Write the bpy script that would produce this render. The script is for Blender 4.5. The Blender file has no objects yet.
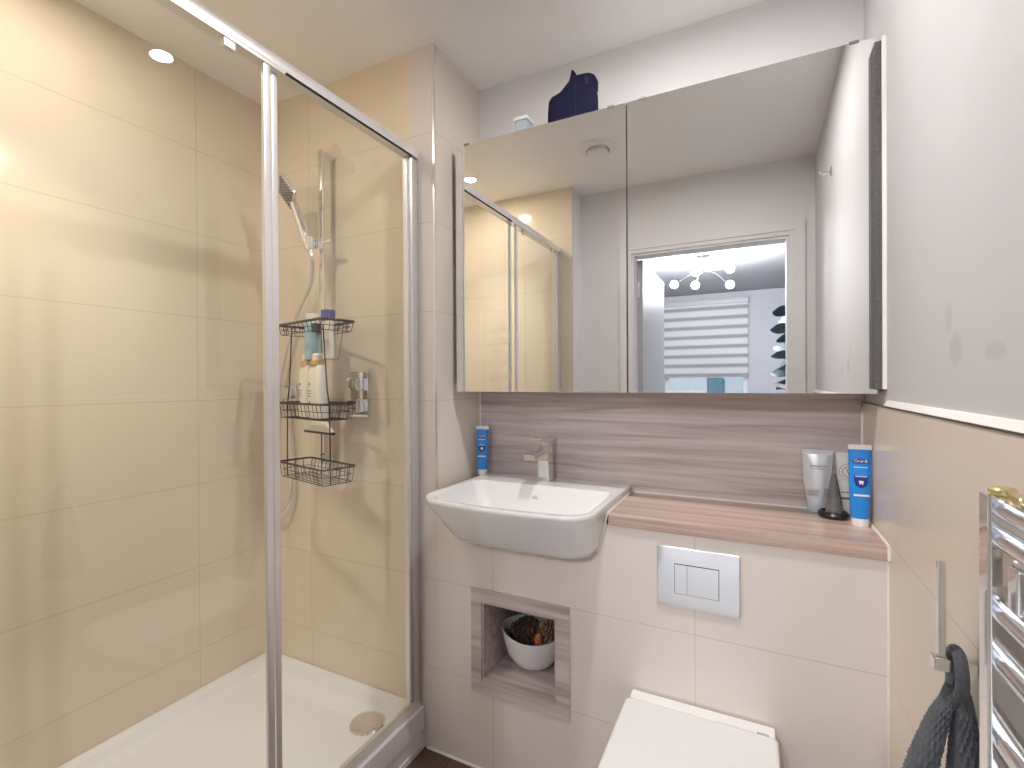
import bpy, bmesh, math, random
from mathutils import Vector, Matrix
random.seed(7)
scene = bpy.context.scene
COL = scene.collection

# ------------------------------------------------------------------ camera
# metres; the camera stands in the doorway at the origin, floor at FL, ceiling at CL
YAW, PITCH, ROLL, FPX = 0.465292, -0.004491, -0.0054995, 484.99
fw = Vector((-math.sin(YAW)*math.cos(PITCH), math.cos(YAW)*math.cos(PITCH), math.sin(PITCH)))
r0 = Vector((math.cos(YAW), math.sin(YAW), 0)); u0 = r0.cross(fw)
rt = r0*math.cos(ROLL)+u0*math.sin(ROLL); up = -r0*math.sin(ROLL)+u0*math.cos(ROLL)
cam_data = bpy.data.cameras.new('camera'); cam = bpy.data.objects.new('camera', cam_data)
COL.objects.link(cam)
cam.matrix_world = Matrix(((rt.x, up.x, -fw.x, 0), (rt.y, up.y, -fw.y, 0), (rt.z, up.z, -fw.z, 0), (0, 0, 0, 1)))
cam_data.sensor_width = 36; cam_data.lens = 36*FPX/1024; cam_data.clip_start = 0.01
scene.camera = cam

# ------------------------------------------------------------------ world and exposure
world = bpy.data.worlds.new('daylight'); scene.world = world; world.use_nodes = True
bg = world.node_tree.nodes['Background']
bg.inputs['Color'].default_value = (0.72, 0.84, 1.0, 1); bg.inputs['Strength'].default_value = 0.3
SHOWER_SPOT, ROOM_SPOT = 22, 9          # watts in the two downlights' beams
SHOWER_LIGHT, ROOM_LIGHT, PENDANT_LIGHT = 195, 490, 215
scene.view_settings.view_transform = 'Standard'
try: scene.view_settings.look = 'None'
except Exception: pass
scene.view_settings.gamma = 1; scene.view_settings.use_curve_mapping = False
scene.view_settings.exposure = 1.42
scene.cycles.max_bounces = 16; scene.cycles.diffuse_bounces = 8; scene.cycles.glossy_bounces = 8
scene.cycles.transparent_max_bounces = 16; scene.cycles.transmission_bounces = 8
scene.cycles.caustics_reflective = False; scene.cycles.caustics_refractive = False
scene.cycles.sample_clamp_indirect = 4.0
scene.cycles.use_denoising = True

# ------------------------------------------------------------------ room measures
FL, CL = -1.240, 1.132          # floor, ceiling
XL, XR = -1.794, 0.264          # left tile face, right tile face
XP = -0.9565                    # side face of the tiled pillar
YE, YB = 1.335, 1.6386          # shower end wall / low wall face, back wall
YM = 1.430                      # mirror face
ZT = -0.370                     # worktop top
ZJ = -0.0612                    # top of the half-height tiling = a tile joint
YN = 0.170                      # near end of the shower
XD0, XD1, ZD = -0.645, 0.155, 0.741   # doorway
BX0, BX1, BY = -1.22, 1.9, -3.95      # bedroom

# ------------------------------------------------------------------ materials
def new_mat(name):
    m = bpy.data.materials.new(name); m.use_nodes = True
    nt = m.node_tree; return m, nt, nt.nodes['Principled BSDF']
def plain(name, col, rough=0.5, metal=0.0, coat=0.0, spec=0.5, trans=0.0, noise=0.0, nscale=40, bump=0.0, sheen=0.0):
    m, nt, p = new_mat(name)
    p.inputs['Base Color'].default_value = (*col, 1); p.inputs['Roughness'].default_value = rough
    p.inputs['Metallic'].default_value = metal; p.inputs['Coat Weight'].default_value = coat
    p.inputs['Specular IOR Level'].default_value = spec; p.inputs['Transmission Weight'].default_value = trans
    if sheen: p.inputs['Sheen Weight'].default_value = sheen
    if noise or bump:
        n = nt.nodes.new('ShaderNodeTexNoise'); n.inputs['Scale'].default_value = nscale; n.inputs['Detail'].default_value = 4
        g = nt.nodes.new('ShaderNodeNewGeometry'); nt.links.new(g.outputs['Position'], n.inputs['Vector'])
        if noise:
            mx = nt.nodes.new('ShaderNodeMix'); mx.data_type = 'RGBA'
            mx.inputs[6].default_value = (*[c*(1-noise) for c in col], 1)
            mx.inputs[7].default_value = (*[min(1, c*(1+noise)) for c in col], 1)
            nt.links.new(n.outputs['Fac'], mx.inputs[0]); nt.links.new(mx.outputs[2], p.inputs['Base Color'])
        if bump:
            b = nt.nodes.new('ShaderNodeBump'); b.inputs['Strength'].default_value = bump; b.inputs['Distance'].default_value = 0.002
            nt.links.new(n.outputs['Fac'], b.inputs['Height']); nt.links.new(b.outputs['Normal'], p.inputs['Normal'])
    return m
def emit(name, col, strength):
    m, nt, p = new_mat(name)
    p.inputs['Base Color'].default_value = (*col, 1)
    p.inputs['Emission Color'].default_value = (*col, 1); p.inputs['Emission Strength'].default_value = strength
    return m
def math_node(nt, op, a, b=None, c=None):
    n = nt.nodes.new('ShaderNodeMath'); n.operation = op
    for i, v in enumerate((a, b, c)):
        if v is None: continue
        if isinstance(v, (int, float)): n.inputs[i].default_value = v
        else: nt.links.new(v, n.inputs[i])
    return n.outputs[0]
def tile(name, axis, joint0, col=(0.77, 0.675, 0.575), grout=(0.50, 0.42, 0.33), rough=0.10, pitch=0.6):
    """glazed wall tiles 0.3 m high; thin grout lines at world heights ZJ + 0.3 k and at joint0 + pitch k along the wall"""
    m, nt, p = new_mat(name)
    g = nt.nodes.new('ShaderNodeNewGeometry'); s = nt.nodes.new('ShaderNodeSeparateXYZ')
    nt.links.new(g.outputs['Position'], s.inputs[0])
    def dist(out, o, L):
        f = math_node(nt, 'FRACT', math_node(nt, 'DIVIDE', math_node(nt, 'SUBTRACT', out, o), L))
        return math_node(nt, 'MULTIPLY', math_node(nt, 'MINIMUM', f, math_node(nt, 'SUBTRACT', 1.0, f)), L)
    d = math_node(nt, 'MINIMUM', dist(s.outputs[axis], joint0, pitch), dist(s.outputs[2], ZJ, 0.2998))
    mr = nt.nodes.new('ShaderNodeMapRange'); mr.inputs['From Min'].default_value = 0.0006; mr.inputs['From Max'].default_value = 0.0016
    mr.inputs['To Min'].default_value = 1; mr.inputs['To Max'].default_value = 0
    nt.links.new(d, mr.inputs['Value'])
    n = nt.nodes.new('ShaderNodeTexNoise'); n.inputs['Scale'].default_value = 2.2; n.inputs['Detail'].default_value = 5
    nt.links.new(g.outputs['Position'], n.inputs['Vector'])
    cr = nt.nodes.new('ShaderNodeMix'); cr.data_type = 'RGBA'
    cr.inputs[6].default_value = (*[c*0.955 for c in col], 1); cr.inputs[7].default_value = (*[c*1.045 for c in col], 1)
    nt.links.new(n.outputs['Fac'], cr.inputs[0])
    mx = nt.nodes.new('ShaderNodeMix'); mx.data_type = 'RGBA'
    nt.links.new(math_node(nt, 'MULTIPLY', mr.outputs[0], 0.6), mx.inputs[0])
    nt.links.new(cr.outputs[2], mx.inputs[6]); mx.inputs[7].default_value = (*grout, 1)
    nt.links.new(mx.outputs[2], p.inputs['Base Color'])
    p.inputs['Roughness'].default_value = rough; p.inputs['Specular IOR Level'].default_value = 0.45
    n2 = nt.nodes.new('ShaderNodeTexNoise'); n2.inputs['Scale'].default_value = 9; n2.inputs['Detail'].default_value = 1
    nt.links.new(g.outputs['Position'], n2.inputs['Vector'])
    b = nt.nodes.new('ShaderNodeBump'); b.inputs['Strength'].default_value = 0.03; b.inputs['Distance'].default_value = 0.01
    nt.links.new(n2.outputs['Fac'], b.inputs['Height']); nt.links.new(b.outputs['Normal'], p.inputs['Normal'])
    return m
def wood(name, stops, axis=0, stretch=0.9, cross=26, rough=0.35, plank=None):
    """streaky grain running along one world axis"""
    m, nt, p = new_mat(name)
    g = nt.nodes.new('ShaderNodeNewGeometry'); mp = nt.nodes.new('ShaderNodeMapping')
    nt.links.new(g.outputs['Position'], mp.inputs['Vector'])
    sc = [cross]*3; sc[axis] = stretch; mp.inputs['Scale'].default_value = sc
    n = nt.nodes.new('ShaderNodeTexNoise'); n.inputs['Scale'].default_value = 1.0; n.inputs['Detail'].default_value = 8
    n.inputs['Roughness'].default_value = 0.62; n.inputs['Distortion'].default_value = 0.5
    nt.links.new(mp.outputs[0], n.inputs['Vector'])
    ra = nt.nodes.new('ShaderNodeValToRGB'); el = ra.color_ramp.elements
    el[0].position, el[0].color = stops[0][0], (*stops[0][1], 1); el[1].position, el[1].color = stops[-1][0], (*stops[-1][1], 1)
    for pos, c in stops[1:-1]:
        e = el.new(pos); e.color = (*c, 1)
    nt.links.new(n.outputs['Fac'], ra.inputs[0]); out = ra.outputs[0]
    if plank:
        s = nt.nodes.new('ShaderNodeSeparateXYZ'); nt.links.new(g.outputs['Position'], s.inputs[0])
        f = math_node(nt, 'FRACT', math_node(nt, 'DIVIDE', s.outputs[1-axis], plank))
        mx = nt.nodes.new('ShaderNodeMix'); mx.data_type = 'RGBA'
        nt.links.new(math_node(nt, 'LESS_THAN', f, 0.02), mx.inputs[0]); nt.links.new(out, mx.inputs[6])
        mx.inputs[7].default_value = (0.03, 0.018, 0.012, 1); out = mx.outputs[2]
    nt.links.new(out, p.inputs['Base Color']); p.inputs['Roughness'].default_value = rough
    return m
def glass_mat(name, tint=(0.985, 0.99, 0.985), ior=1.5):
    m = bpy.data.materials.new(name); m.use_nodes = True; nt = m.node_tree
    nt.nodes.remove(nt.nodes['Principled BSDF']); out = nt.nodes['Material Output']
    t = nt.nodes.new('ShaderNodeBsdfTransparent'); t.inputs[0].default_value = (*tint, 1)
    g = nt.nodes.new('ShaderNodeBsdfGlossy'); g.inputs['Roughness'].default_value = 0.0
    lw = nt.nodes.new('ShaderNodeLayerWeight'); r_0 = ((ior-1)/(ior+1))**2
    f = math_node(nt, 'MULTIPLY_ADD', math_node(nt, 'POWER', lw.outputs['Facing'], 5.0), 1-r_0, r_0)
    mx = nt.nodes.new('ShaderNodeMixShader')
    nt.links.new(f, mx.inputs[0]); nt.links.new(t.outputs[0], mx.inputs[1]); nt.links.new(g.outputs[0], mx.inputs[2])
    nt.links.new(mx.outputs[0], out.inputs['Surface']); return m

PLASTER = plain('white paint', (0.79, 0.785, 0.80), 0.7, noise=0.015, nscale=3)
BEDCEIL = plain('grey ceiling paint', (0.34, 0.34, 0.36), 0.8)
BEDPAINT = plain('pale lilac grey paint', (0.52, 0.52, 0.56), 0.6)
CEIL = plain('ceiling paint', (0.88, 0.87, 0.86), 0.75)
WARM_LIT, COOL_LIT = (0.78, 0.69, 0.56), (0.75, 0.685, 0.64)  # same tile twice: warm shower light and cooler room light put into the colour
TILE_L = tile('tile left', 1, 1.053, WARM_LIT)
TILE_E = tile('tile shower end', 0, -1.549, WARM_LIT)
TILE_F = tile('tile pillar front', 0, -0.1424+0.3, COOL_LIT, pitch=3.0)
TILE_P = tile('tile pillar', 1, 0.0, (0.77, 0.69, 0.60))  # same tile, in-between copy with the light mixed into its colour
TILE_B = tile('tile low wall', 0, -0.1424, COOL_LIT)
TILE_R = tile('tile right', 1, -0.5, (0.77, 0.675, 0.565), rough=0.24, pitch=3.0)  # same tile, warm light from the shower put into its colour
WOOD = wood('ash grey wood', [(0.24, (0.26, 0.20, 0.19)), (0.42, (0.46, 0.38, 0.37)), (0.56, (0.59, 0.51, 0.50)), (0.76, (0.70, 0.63, 0.615))], cross=40, stretch=1.4)
WOODTOP = wood('worktop wood', [(0.28, (0.28, 0.19, 0.15)), (0.45, (0.44, 0.32, 0.26)), (0.58, (0.56, 0.42, 0.345)), (0.75, (0.66, 0.52, 0.45))], rough=0.28)  # same wood as the splashback, orange of reflected light put into the colour
FLOORWOOD = wood('floor planks', [(0.3, (0.075, 0.037, 0.024)), (0.5, (0.125, 0.065, 0.043)), (0.7, (0.18, 0.10, 0.068))], axis=1, plank=0.18, rough=0.4)
CARPET = plain('pale grey carpet', (0.70, 0.69, 0.68), 0.95, noise=0.15, nscale=300)
CHROME = plain('chrome', (0.86, 0.86, 0.87), 0.07, 1.0)
SATIN = plain('satin aluminium', (0.80, 0.79, 0.775), 0.30, 0.75)
RAILWHITE = plain('silver anodised rail', (0.82, 0.81, 0.81), 0.32, 0.55)
MIRROR = plain('mirror', (0.93, 0.935, 0.93), 0.0, 1.0)
GLASS = glass_mat('shower glass')
PANE = glass_mat('window glass')
CERAMIC = plain('white ceramic', (0.76, 0.76, 0.77), 0.07, coat=0.3)
ACRYLIC = plain('white tray', (0.76, 0.765, 0.79), 0.25)
WHITEPL = plain('white plastic', (0.82, 0.82, 0.82), 0.3)
GLOSSWHITE = plain('white gloss paint', (0.80, 0.80, 0.81), 0.25)
BEAD = plain('white sealant', (0.82, 0.79, 0.76), 0.4)
BLACKWIRE = plain('black wire', (0.030, 0.022, 0.018), 0.4)
BLACK = plain('black plastic', (0.015, 0.014, 0.015), 0.25)
DARK = plain('dark gap', (0.03, 0.03, 0.03), 0.7)
ROUGHGREY = plain('rough dark grey', (0.115, 0.11, 0.11), 0.9, noise=0.5, nscale=120, bump=0.8)
BLUE = plain('toothpaste blue', (0.012, 0.25, 0.76), 0.3, coat=0.3)
NAVYPRINT = plain('dark blue print', (0.012, 0.03, 0.22), 0.35)
LILACPRINT = plain('pale lilac print', (0.55, 0.55, 0.85), 0.4)
NAVY = plain('navy suede', (0.011, 0.011, 0.036), 0.95, spec=0.2, noise=0.25, nscale=60)
NAVYDK = plain('dark navy elastic', (0.012, 0.012, 0.035), 0.85)
CREAM = plain('cream bottle plastic', (0.83, 0.79, 0.70), 0.3)
GOLD = plain('gold cap', (0.72, 0.52, 0.22), 0.3, 0.6)
BRASS = plain('brass', (0.75, 0.62, 0.32), 0.25, 0.9)
AQUA = plain('pale blue bottle', (0.38, 0.58, 0.66), 0.2)
PURPLE = plain('violet cap', (0.11, 0.12, 0.33), 0.35)
PRINTGREY = plain('grey print', (0.22, 0.21, 0.21), 0.5)
TOWEL = plain('charcoal waffle cloth', (0.085, 0.09, 0.105), 0.95, noise=0.4, nscale=160, sheen=0.1)
PINE = plain('pine cone scales', (0.085, 0.052, 0.040), 0.35, noise=0.5, nscale=120)
PINETIP = plain('pale cone scales', (0.34, 0.20, 0.11), 0.6, noise=0.4, nscale=120)
ORANGE = plain('dried orange peel', (0.50, 0.16, 0.05), 0.5, noise=0.3, nscale=80)
SILVERTUBE = plain('pearl white tube', (0.72, 0.74, 0.77), 0.2, 0.25)
ICEBLUE = plain('ice blue cap', (0.50, 0.60, 0.68), 0.15)
PALECONE = plain('grey ribbed cone', (0.17, 0.165, 0.16), 0.25, noise=0.5, nscale=200)
LEAF = plain('blue green leaf', (0.055, 0.085, 0.10), 0.45, noise=0.3, nscale=20)
LEAFPALE = plain('pale blue green leaf', (0.10, 0.14, 0.17), 0.5, noise=0.3, nscale=20)
STEM = plain('woody stem', (0.09, 0.06, 0.04), 0.8)
POT = plain('grey pot', (0.30, 0.30, 0.31), 0.6)
LIGHT_WARM = emit('warm lamp lens', (1.0, 0.92, 0.79), SHOWER_LIGHT)
LIGHT_NEUT = emit('neutral lamp lens', (1.0, 0.965, 0.94), ROOM_LIGHT)
GLOBE = emit('lit glass globe', (0.95, 0.97, 1.0), PENDANT_LIGHT)
BLUEGREY = plain('blue grey fabric', (0.10, 0.20, 0.27), 0.8)

def blind_mat():
    m, nt, p = new_mat('day and night blind fabric')
    g = nt.nodes.new('ShaderNodeNewGeometry'); s = nt.nodes.new('ShaderNodeSeparateXYZ'); nt.links.new(g.outputs['Position'], s.inputs[0])
    f = math_node(nt, 'FRACT', math_node(nt, 'DIVIDE', math_node(nt, 'SUBTRACT', s.outputs[2], 0.06), 0.1235))
    ra = nt.nodes.new('ShaderNodeValToRGB'); el = ra.color_ramp.elements
    el[0].position, el[0].color = 0.0, (0.32, 0.32, 0.335, 1); el[1].position, el[1].color = 1.0, (0.32, 0.32, 0.335, 1)
    for pos, v in ((0.22, 0.34), (0.34, 0.66), (0.80, 0.66)):
        e = el.new(pos); e.color = (v, v, v*1.0, 1)
    nt.links.new(f, ra.inputs[0]); nt.links.new(ra.outputs[0], p.inputs['Base Color']); p.inputs['Roughness'].default_value = 0.8
    return m
BLIND = blind_mat()
def scuffed_paint():
    """white paint with three grey rubbed patches of their own shape"""
    m, nt, p = new_mat('scuffed white paint')
    g = nt.nodes.new('ShaderNodeNewGeometry'); s = nt.nodes.new('ShaderNodeSeparateXYZ'); nt.links.new(g.outputs['Position'], s.inputs[0])
    n = nt.nodes.new('ShaderNodeTexNoise'); n.inputs['Scale'].default_value = 45; n.inputs['Detail'].default_value = 3
    nt.links.new(g.outputs['Position'], n.inputs['Vector']); tot = None
    for (y, z, ry, rz, k) in ((0.955, 0.045, 0.026, 0.026, 1.0), (0.985, 0.095, 0.016, 0.028, 0.7), (0.818, 0.036, 0.034, 0.012, 0.8)):
        a = math_node(nt, 'POWER', math_node(nt, 'DIVIDE', math_node(nt, 'SUBTRACT', s.outputs[1], y), ry), 2.0)
        b = math_node(nt, 'POWER', math_node(nt, 'DIVIDE', math_node(nt, 'SUBTRACT', s.outputs[2], z), rz), 2.0)
        d = math_node(nt, 'ADD', math_node(nt, 'ADD', a, b), math_node(nt, 'MULTIPLY', math_node(nt, 'SUBTRACT', n.outputs['Fac'], 0.5), 1.6))
        mr = nt.nodes.new('ShaderNodeMapRange'); mr.inputs['From Min'].default_value = 0.4; mr.inputs['From Max'].default_value = 1.3
        mr.inputs['To Min'].default_value = k; mr.inputs['To Max'].default_value = 0; nt.links.new(d, mr.inputs['Value'])
        tot = mr.outputs[0] if tot is None else math_node(nt, 'MAXIMUM', tot, mr.outputs[0])
    mx = nt.nodes.new('ShaderNodeMix'); mx.data_type = 'RGBA'; nt.links.new(math_node(nt, 'MULTIPLY', tot, 0.32), mx.inputs[0])
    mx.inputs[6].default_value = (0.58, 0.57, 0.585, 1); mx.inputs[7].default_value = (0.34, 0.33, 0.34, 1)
    nt.links.new(mx.outputs[2], p.inputs['Base Color']); p.inputs['Roughness'].default_value = 0.75
    return m
SCUFFED = scuffed_paint()

# ------------------------------------------------------------------ mesh helpers
def B(): return bmesh.new()
def box(bm, x0, x1, y0, y1, z0, z1, bevel=0, seg=2):
    t = bmesh.new(); bmesh.ops.create_cube(t, size=1)
    bmesh.ops.scale(t, vec=(x1-x0, y1-y0, z1-z0), verts=t.verts)
    bmesh.ops.translate(t, vec=((x0+x1)/2, (y0+y1)/2, (z0+z1)/2), verts=t.verts)
    if bevel: bmesh.ops.bevel(t, geom=t.edges[:], offset=bevel, segments=seg, affect='EDGES', profile=0.5)
    merge(bm, t); return bm
def merge(bm, t, M=None):
    if M is not None: bmesh.ops.transform(t, matrix=M, verts=t.verts)
    me = bpy.data.meshes.new('tmp'); t.to_mesh(me); t.free(); bm.from_mesh(me); bpy.data.meshes.remove(me)
def loft(bm, rings, cap0=True, cap1=True, closed=True):
    vs = [[bm.verts.new(p) for p in r] for r in rings]
    for a, b in zip(vs, vs[1:]):
        n = len(a)
        for i in range(n if closed else n-1):
            j = (i+1) % n
            bm.faces.new((a[i], a[j], b[j], b[i]))
    if cap0: bm.faces.new(list(reversed(vs[0])))
    if cap1: bm.faces.new(vs[-1])
    return bm
def smooth_path(pts, n=8):
    P = [Vector(p) for p in pts]; out = []
    for i in range(len(P)-1):
        a, b = P[i], P[i+1]; pa = P[i-1] if i else a*2-b; nb = P[i+2] if i+2 < len(P) else b*2-a
        for k in range(n):
            t = k/n
            out.append(0.5*((2*a)+(b-pa)*t+(2*pa-5*a+4*b-nb)*t*t+(3*a-pa-3*b+nb)*t**3))
    out.append(P[-1]); return out
def tube(bm, pts, r, n=8, closed=False, squash=None):
    P = [Vector(p) for p in pts]; rings = []; prev = None
    for i, p in enumerate(P):
        if closed: d = P[(i+1) % len(P)]-P[i-1]
        else: d = P[min(i+1, len(P)-1)]-P[max(i-1, 0)]
        d.normalize()
        if prev is None:
            a = Vector((0, 0, 1)) if abs(d.z) < 0.9 else Vector((1, 0, 0))
            prev = d.cross(a).normalized()
        x = (prev-d*prev.dot(d)).normalized(); y = d.cross(x); prev = x
        rr = r[i] if isinstance(r, (list, tuple)) else r
        rings.append([p+x*math.cos(2*math.pi*k/n)*rr+y*math.sin(2*math.pi*k/n)*rr*(squash or 1) for k in range(n)])
    if closed: rings.append(rings[0]); loft(bm, rings, False, False)
    else: loft(bm, rings)
    return bm
def lathe(bm, prof, c, n=32, axis='z', cap=True):
    rings = []
    for r, h in prof:
        ring = []
        for k in range(n):
            a = 2*math.pi*k/n; u, v = r*math.cos(a), r*math.sin(a)
            ring.append({'z': (c[0]+u, c[1]+v, c[2]+h), 'y': (c[0]+u, c[1]+h, c[2]+v), 'x': (c[0]+h, c[1]+u, c[2]+v)}[axis])
        rings.append(ring)
    return loft(bm, rings, cap, cap)
def prism(bm, poly, axis, a, b):
    """polygon of 2-D points extruded along an axis from a to b"""
    def at(p, h): return {'x': (h, p[0], p[1]), 'y': (p[0], h, p[1]), 'z': (p[0], p[1], h)}[axis]
    return loft(bm, [[at(p, a) for p in poly], [at(p, b) for p in poly]])
def rrect(x0, x1, y0, y1, rad, n=6):
    """rounded rectangle, counter-clockwise; rad = one radius or four (x1y1, x0y1, x0y0, x1y0)"""
    R = rad if isinstance(rad, (list, tuple)) else (rad,)*4; out = []
    for (cx, cy, r, a0) in ((x1, y1, R[0], 0), (x0, y1, R[1], 90), (x0, y0, R[2], 180), (x1, y0, R[3], 270)):
        sx = -1 if cx == x1 else 1; sy = -1 if cy == y1 else 1
        for k in range(n+1):
            a = math.radians(a0+90*k/n); out.append((cx+sx*r+r*math.cos(a), cy+sy*r+r*math.sin(a)))
    return out
def obj(name, bm, mat, parent=None, smooth=True, kind=None, label=None, angle=35, bevel=0):
    bmesh.ops.recalc_face_normals(bm, faces=bm.faces)
    me = bpy.data.meshes.new(name); bm.to_mesh(me); bm.free()
    o = bpy.data.objects.new(name, me); COL.objects.link(o)
    for m in (mat if isinstance(mat, (list, tuple)) else [mat]): me.materials.append(m)
    if smooth:
        for p in me.polygons: p.use_smooth = True
        me.set_sharp_from_angle(angle=math.radians(angle))
        wn = o.modifiers.new('normals', 'WEIGHTED_NORMAL'); wn.keep_sharp = True
    if bevel:
        if smooth: o.modifiers.remove(o.modifiers['normals'])
        md = o.modifiers.new('edge', 'BEVEL'); md.width = bevel; md.segments = 2; md.limit_method = 'ANGLE'; md.angle_limit = math.radians(40)
    if parent:
        o.parent = parent; o.matrix_parent_inverse = parent.matrix_basis.inverted()
        if parent.parent: o.matrix_parent_inverse = (parent.parent.matrix_basis @ parent.matrix_parent_inverse @ parent.matrix_basis).inverted() if False else parent.matrix_basis.inverted()
    if kind: o['kind'] = kind
    if label: o['label'] = label
    return o
def struct(name, bm, mat, parent=None, smooth=False, bevel=0):
    return obj(name, bm, mat, parent, smooth, None if parent else 'structure', bevel=bevel)
def thing(name, label, cat, loc, group=None, rz=0):
    o = bpy.data.objects.new(name, None); COL.objects.link(o); o.empty_display_size = 0.05
    o.location = loc; o.rotation_euler = (0, 0, rz)
    o['label'] = label; o['category'] = cat
    if group: o['group'] = group
    return o
def tag(o, label, cat, group=None):
    o['label'] = label; o['category'] = cat
    if group: o['group'] = group
    return o
def lettering(text, size, M, mat, parent, name, depth=0.0004):
    cu = bpy.data.curves.new(name, 'FONT'); cu.body = text; cu.size = size; cu.extrude = depth
    cu.align_x = 'CENTER'; cu.align_y = 'CENTER'
    t = bpy.data.objects.new(name, cu); COL.objects.link(t)
    me = bpy.data.meshes.new_from_object(t.evaluated_get(bpy.context.evaluated_depsgraph_get()))
    bpy.data.objects.remove(t)
    bm = bmesh.new(); bm.from_mesh(me); bpy.data.meshes.remove(me)
    bmesh.ops.transform(bm, matrix=M, verts=bm.verts)
    return obj(name, bm, mat, parent, smooth=False)
def face_frame(o, xdir):
    """matrix for flat marks on an upright face: local x along xdir, local y up"""
    x = Vector(xdir).normalized(); y = Vector((0, 0, 1)); z = x.cross(y)
    return Matrix(((x.x, y.x, z.x, o[0]), (x.y, y.y, z.y, o[1]), (x.z, y.z, z.z, o[2]), (0, 0, 0, 1)))

# ================================================================== the room
W = 0.1
struct('floor', box(B(), XL-W, XR+W, -0.1, YB+W, FL-0.05, FL), FLOORWOOD)
struct('floor_bedroom', box(B(), BX0-W, BX1+W, BY-W, -0.1, FL-0.05, FL-0.002), CARPET)
struct('ceiling', box(B(), XL-W, XR+W, -0.1, YB+W, CL, CL+0.05), CEIL)
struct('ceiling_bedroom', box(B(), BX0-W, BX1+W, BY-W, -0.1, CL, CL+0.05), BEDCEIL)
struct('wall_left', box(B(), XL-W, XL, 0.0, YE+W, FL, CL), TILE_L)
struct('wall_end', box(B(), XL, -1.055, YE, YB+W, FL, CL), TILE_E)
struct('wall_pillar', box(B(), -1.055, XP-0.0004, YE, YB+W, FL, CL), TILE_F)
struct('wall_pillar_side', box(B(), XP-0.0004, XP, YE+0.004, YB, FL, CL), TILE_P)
struct('wall_back', box(B(), XP, XR+W, YB, YB+W, FL, CL), PLASTER)
# right wall: tiles to half height, scuffed paint above
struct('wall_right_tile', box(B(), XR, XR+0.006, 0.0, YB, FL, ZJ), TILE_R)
struct('wall_right', box(B(), XR+0.006, XR+W, 0.0, YB, FL, CL), SCUFFED)
# low boxed-in wall: front tile face with openings for the basin and the niche, and a ledge behind
NX0, NX1, NZ0, NZ1 = -0.784, -0.526, -0.952, -0.698
bm = B(); T = 0.014
xs = [XP, -0.868, NX0, NX1, -0.412, XR]; zs = [FL, NZ0, NZ1, -0.485, -0.402]
for i in range(5):
    for j in range(4):
        cx, cz = (xs[i]+xs[i+1])/2, (zs[j]+zs[j+1])/2
        if NX0 < cx < NX1 and NZ0 < cz < NZ1: continue
        if -0.868 < cx < -0.412 and cz > -0.485: continue
        box(bm, xs[i], xs[i+1], YE, YE+T, zs[j], zs[j+1])
bmesh.ops.remove_doubles(bm, verts=bm.verts, dist=0.0002)
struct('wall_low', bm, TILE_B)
# shower near end wall and door wall
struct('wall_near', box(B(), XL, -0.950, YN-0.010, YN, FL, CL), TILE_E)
struct('wall_nib', box(B(), XL, -0.951, 0.0, YN-0.010, FL, CL), PLASTER)
bm = B()
box(bm, XL-W, XD0, -0.1, 0.0, FL, CL); box(bm, XD1, XR+W, -0.1, 0.0, FL, CL); box(bm, XD0, XD1, -0.1, 0.0, ZD, CL)
struct('wall_front', bm, PLASTER)
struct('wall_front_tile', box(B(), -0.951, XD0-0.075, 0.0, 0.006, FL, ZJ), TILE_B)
# door lining and architrave
bm = B()
for y0, y1 in ((0.0, 0.016), (-0.116, -0.1)):
    for off, d in ((0.0, 0.010), (0.022, 0.016)):
        e = 0.07
        yy0, yy1 = (y0, y0+d) if y0 >= 0 else (y1-d, y1)
        box(bm, XD0-e, XD0-off, yy0, yy1, FL, ZD+e); box(bm, XD1+off, XD1+e, yy0, yy1, FL, ZD+e)
        box(bm, XD0-off, XD1+off, yy0, yy1, ZD+off, ZD+e)
box(bm, XD0, XD0+0.012, -0.1, 0.0, FL, ZD); box(bm, XD1-0.012, XD1, -0.1, 0.0, FL, ZD); box(bm, XD0+0.012, XD1-0.012, -0.1, 0.0, ZD-0.012, ZD)
struct('trim_1', bm, plain('satin white paint', (0.78, 0.78, 0.79), 0.6))
# bead on top of the half-height tiles (right wall, door wall)
bm = B(); prism(bm, [(XR+0.006, ZJ+0.014), (XR+0.002, ZJ+0.013), (XR-0.003, ZJ+0.002), (XR+0.006, ZJ+0.001)], 'y', 0.0, YE+0.035)
struct('trim_2', bm, BEAD)
struct('trim_3', box(B(), -0.951, XD0-0.075, 0.0, 0.010, ZJ, ZJ+0.014), BEAD)
# dark line under the bead
struct('trim_4', box(B(), XR-0.0015, XR+0.005, 0.0, YB-0.02, ZJ-0.002, ZJ+0.001), plain('grey joint', (0.16, 0.14, 0.12), 0.6))
# metal corner trim of the pillar
bm = B(); prism(bm, [(XP-0.006, YE-0.0015), (XP+0.0015, YE-0.0015), (XP+0.0015, YE+0.006), (XP-0.001, YE+0.006), (XP-0.001, YE+0.001), (XP-0.006, YE+0.001)], 'z', -0.345, CL)
struct('trim_5', bm, SATIN)
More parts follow.
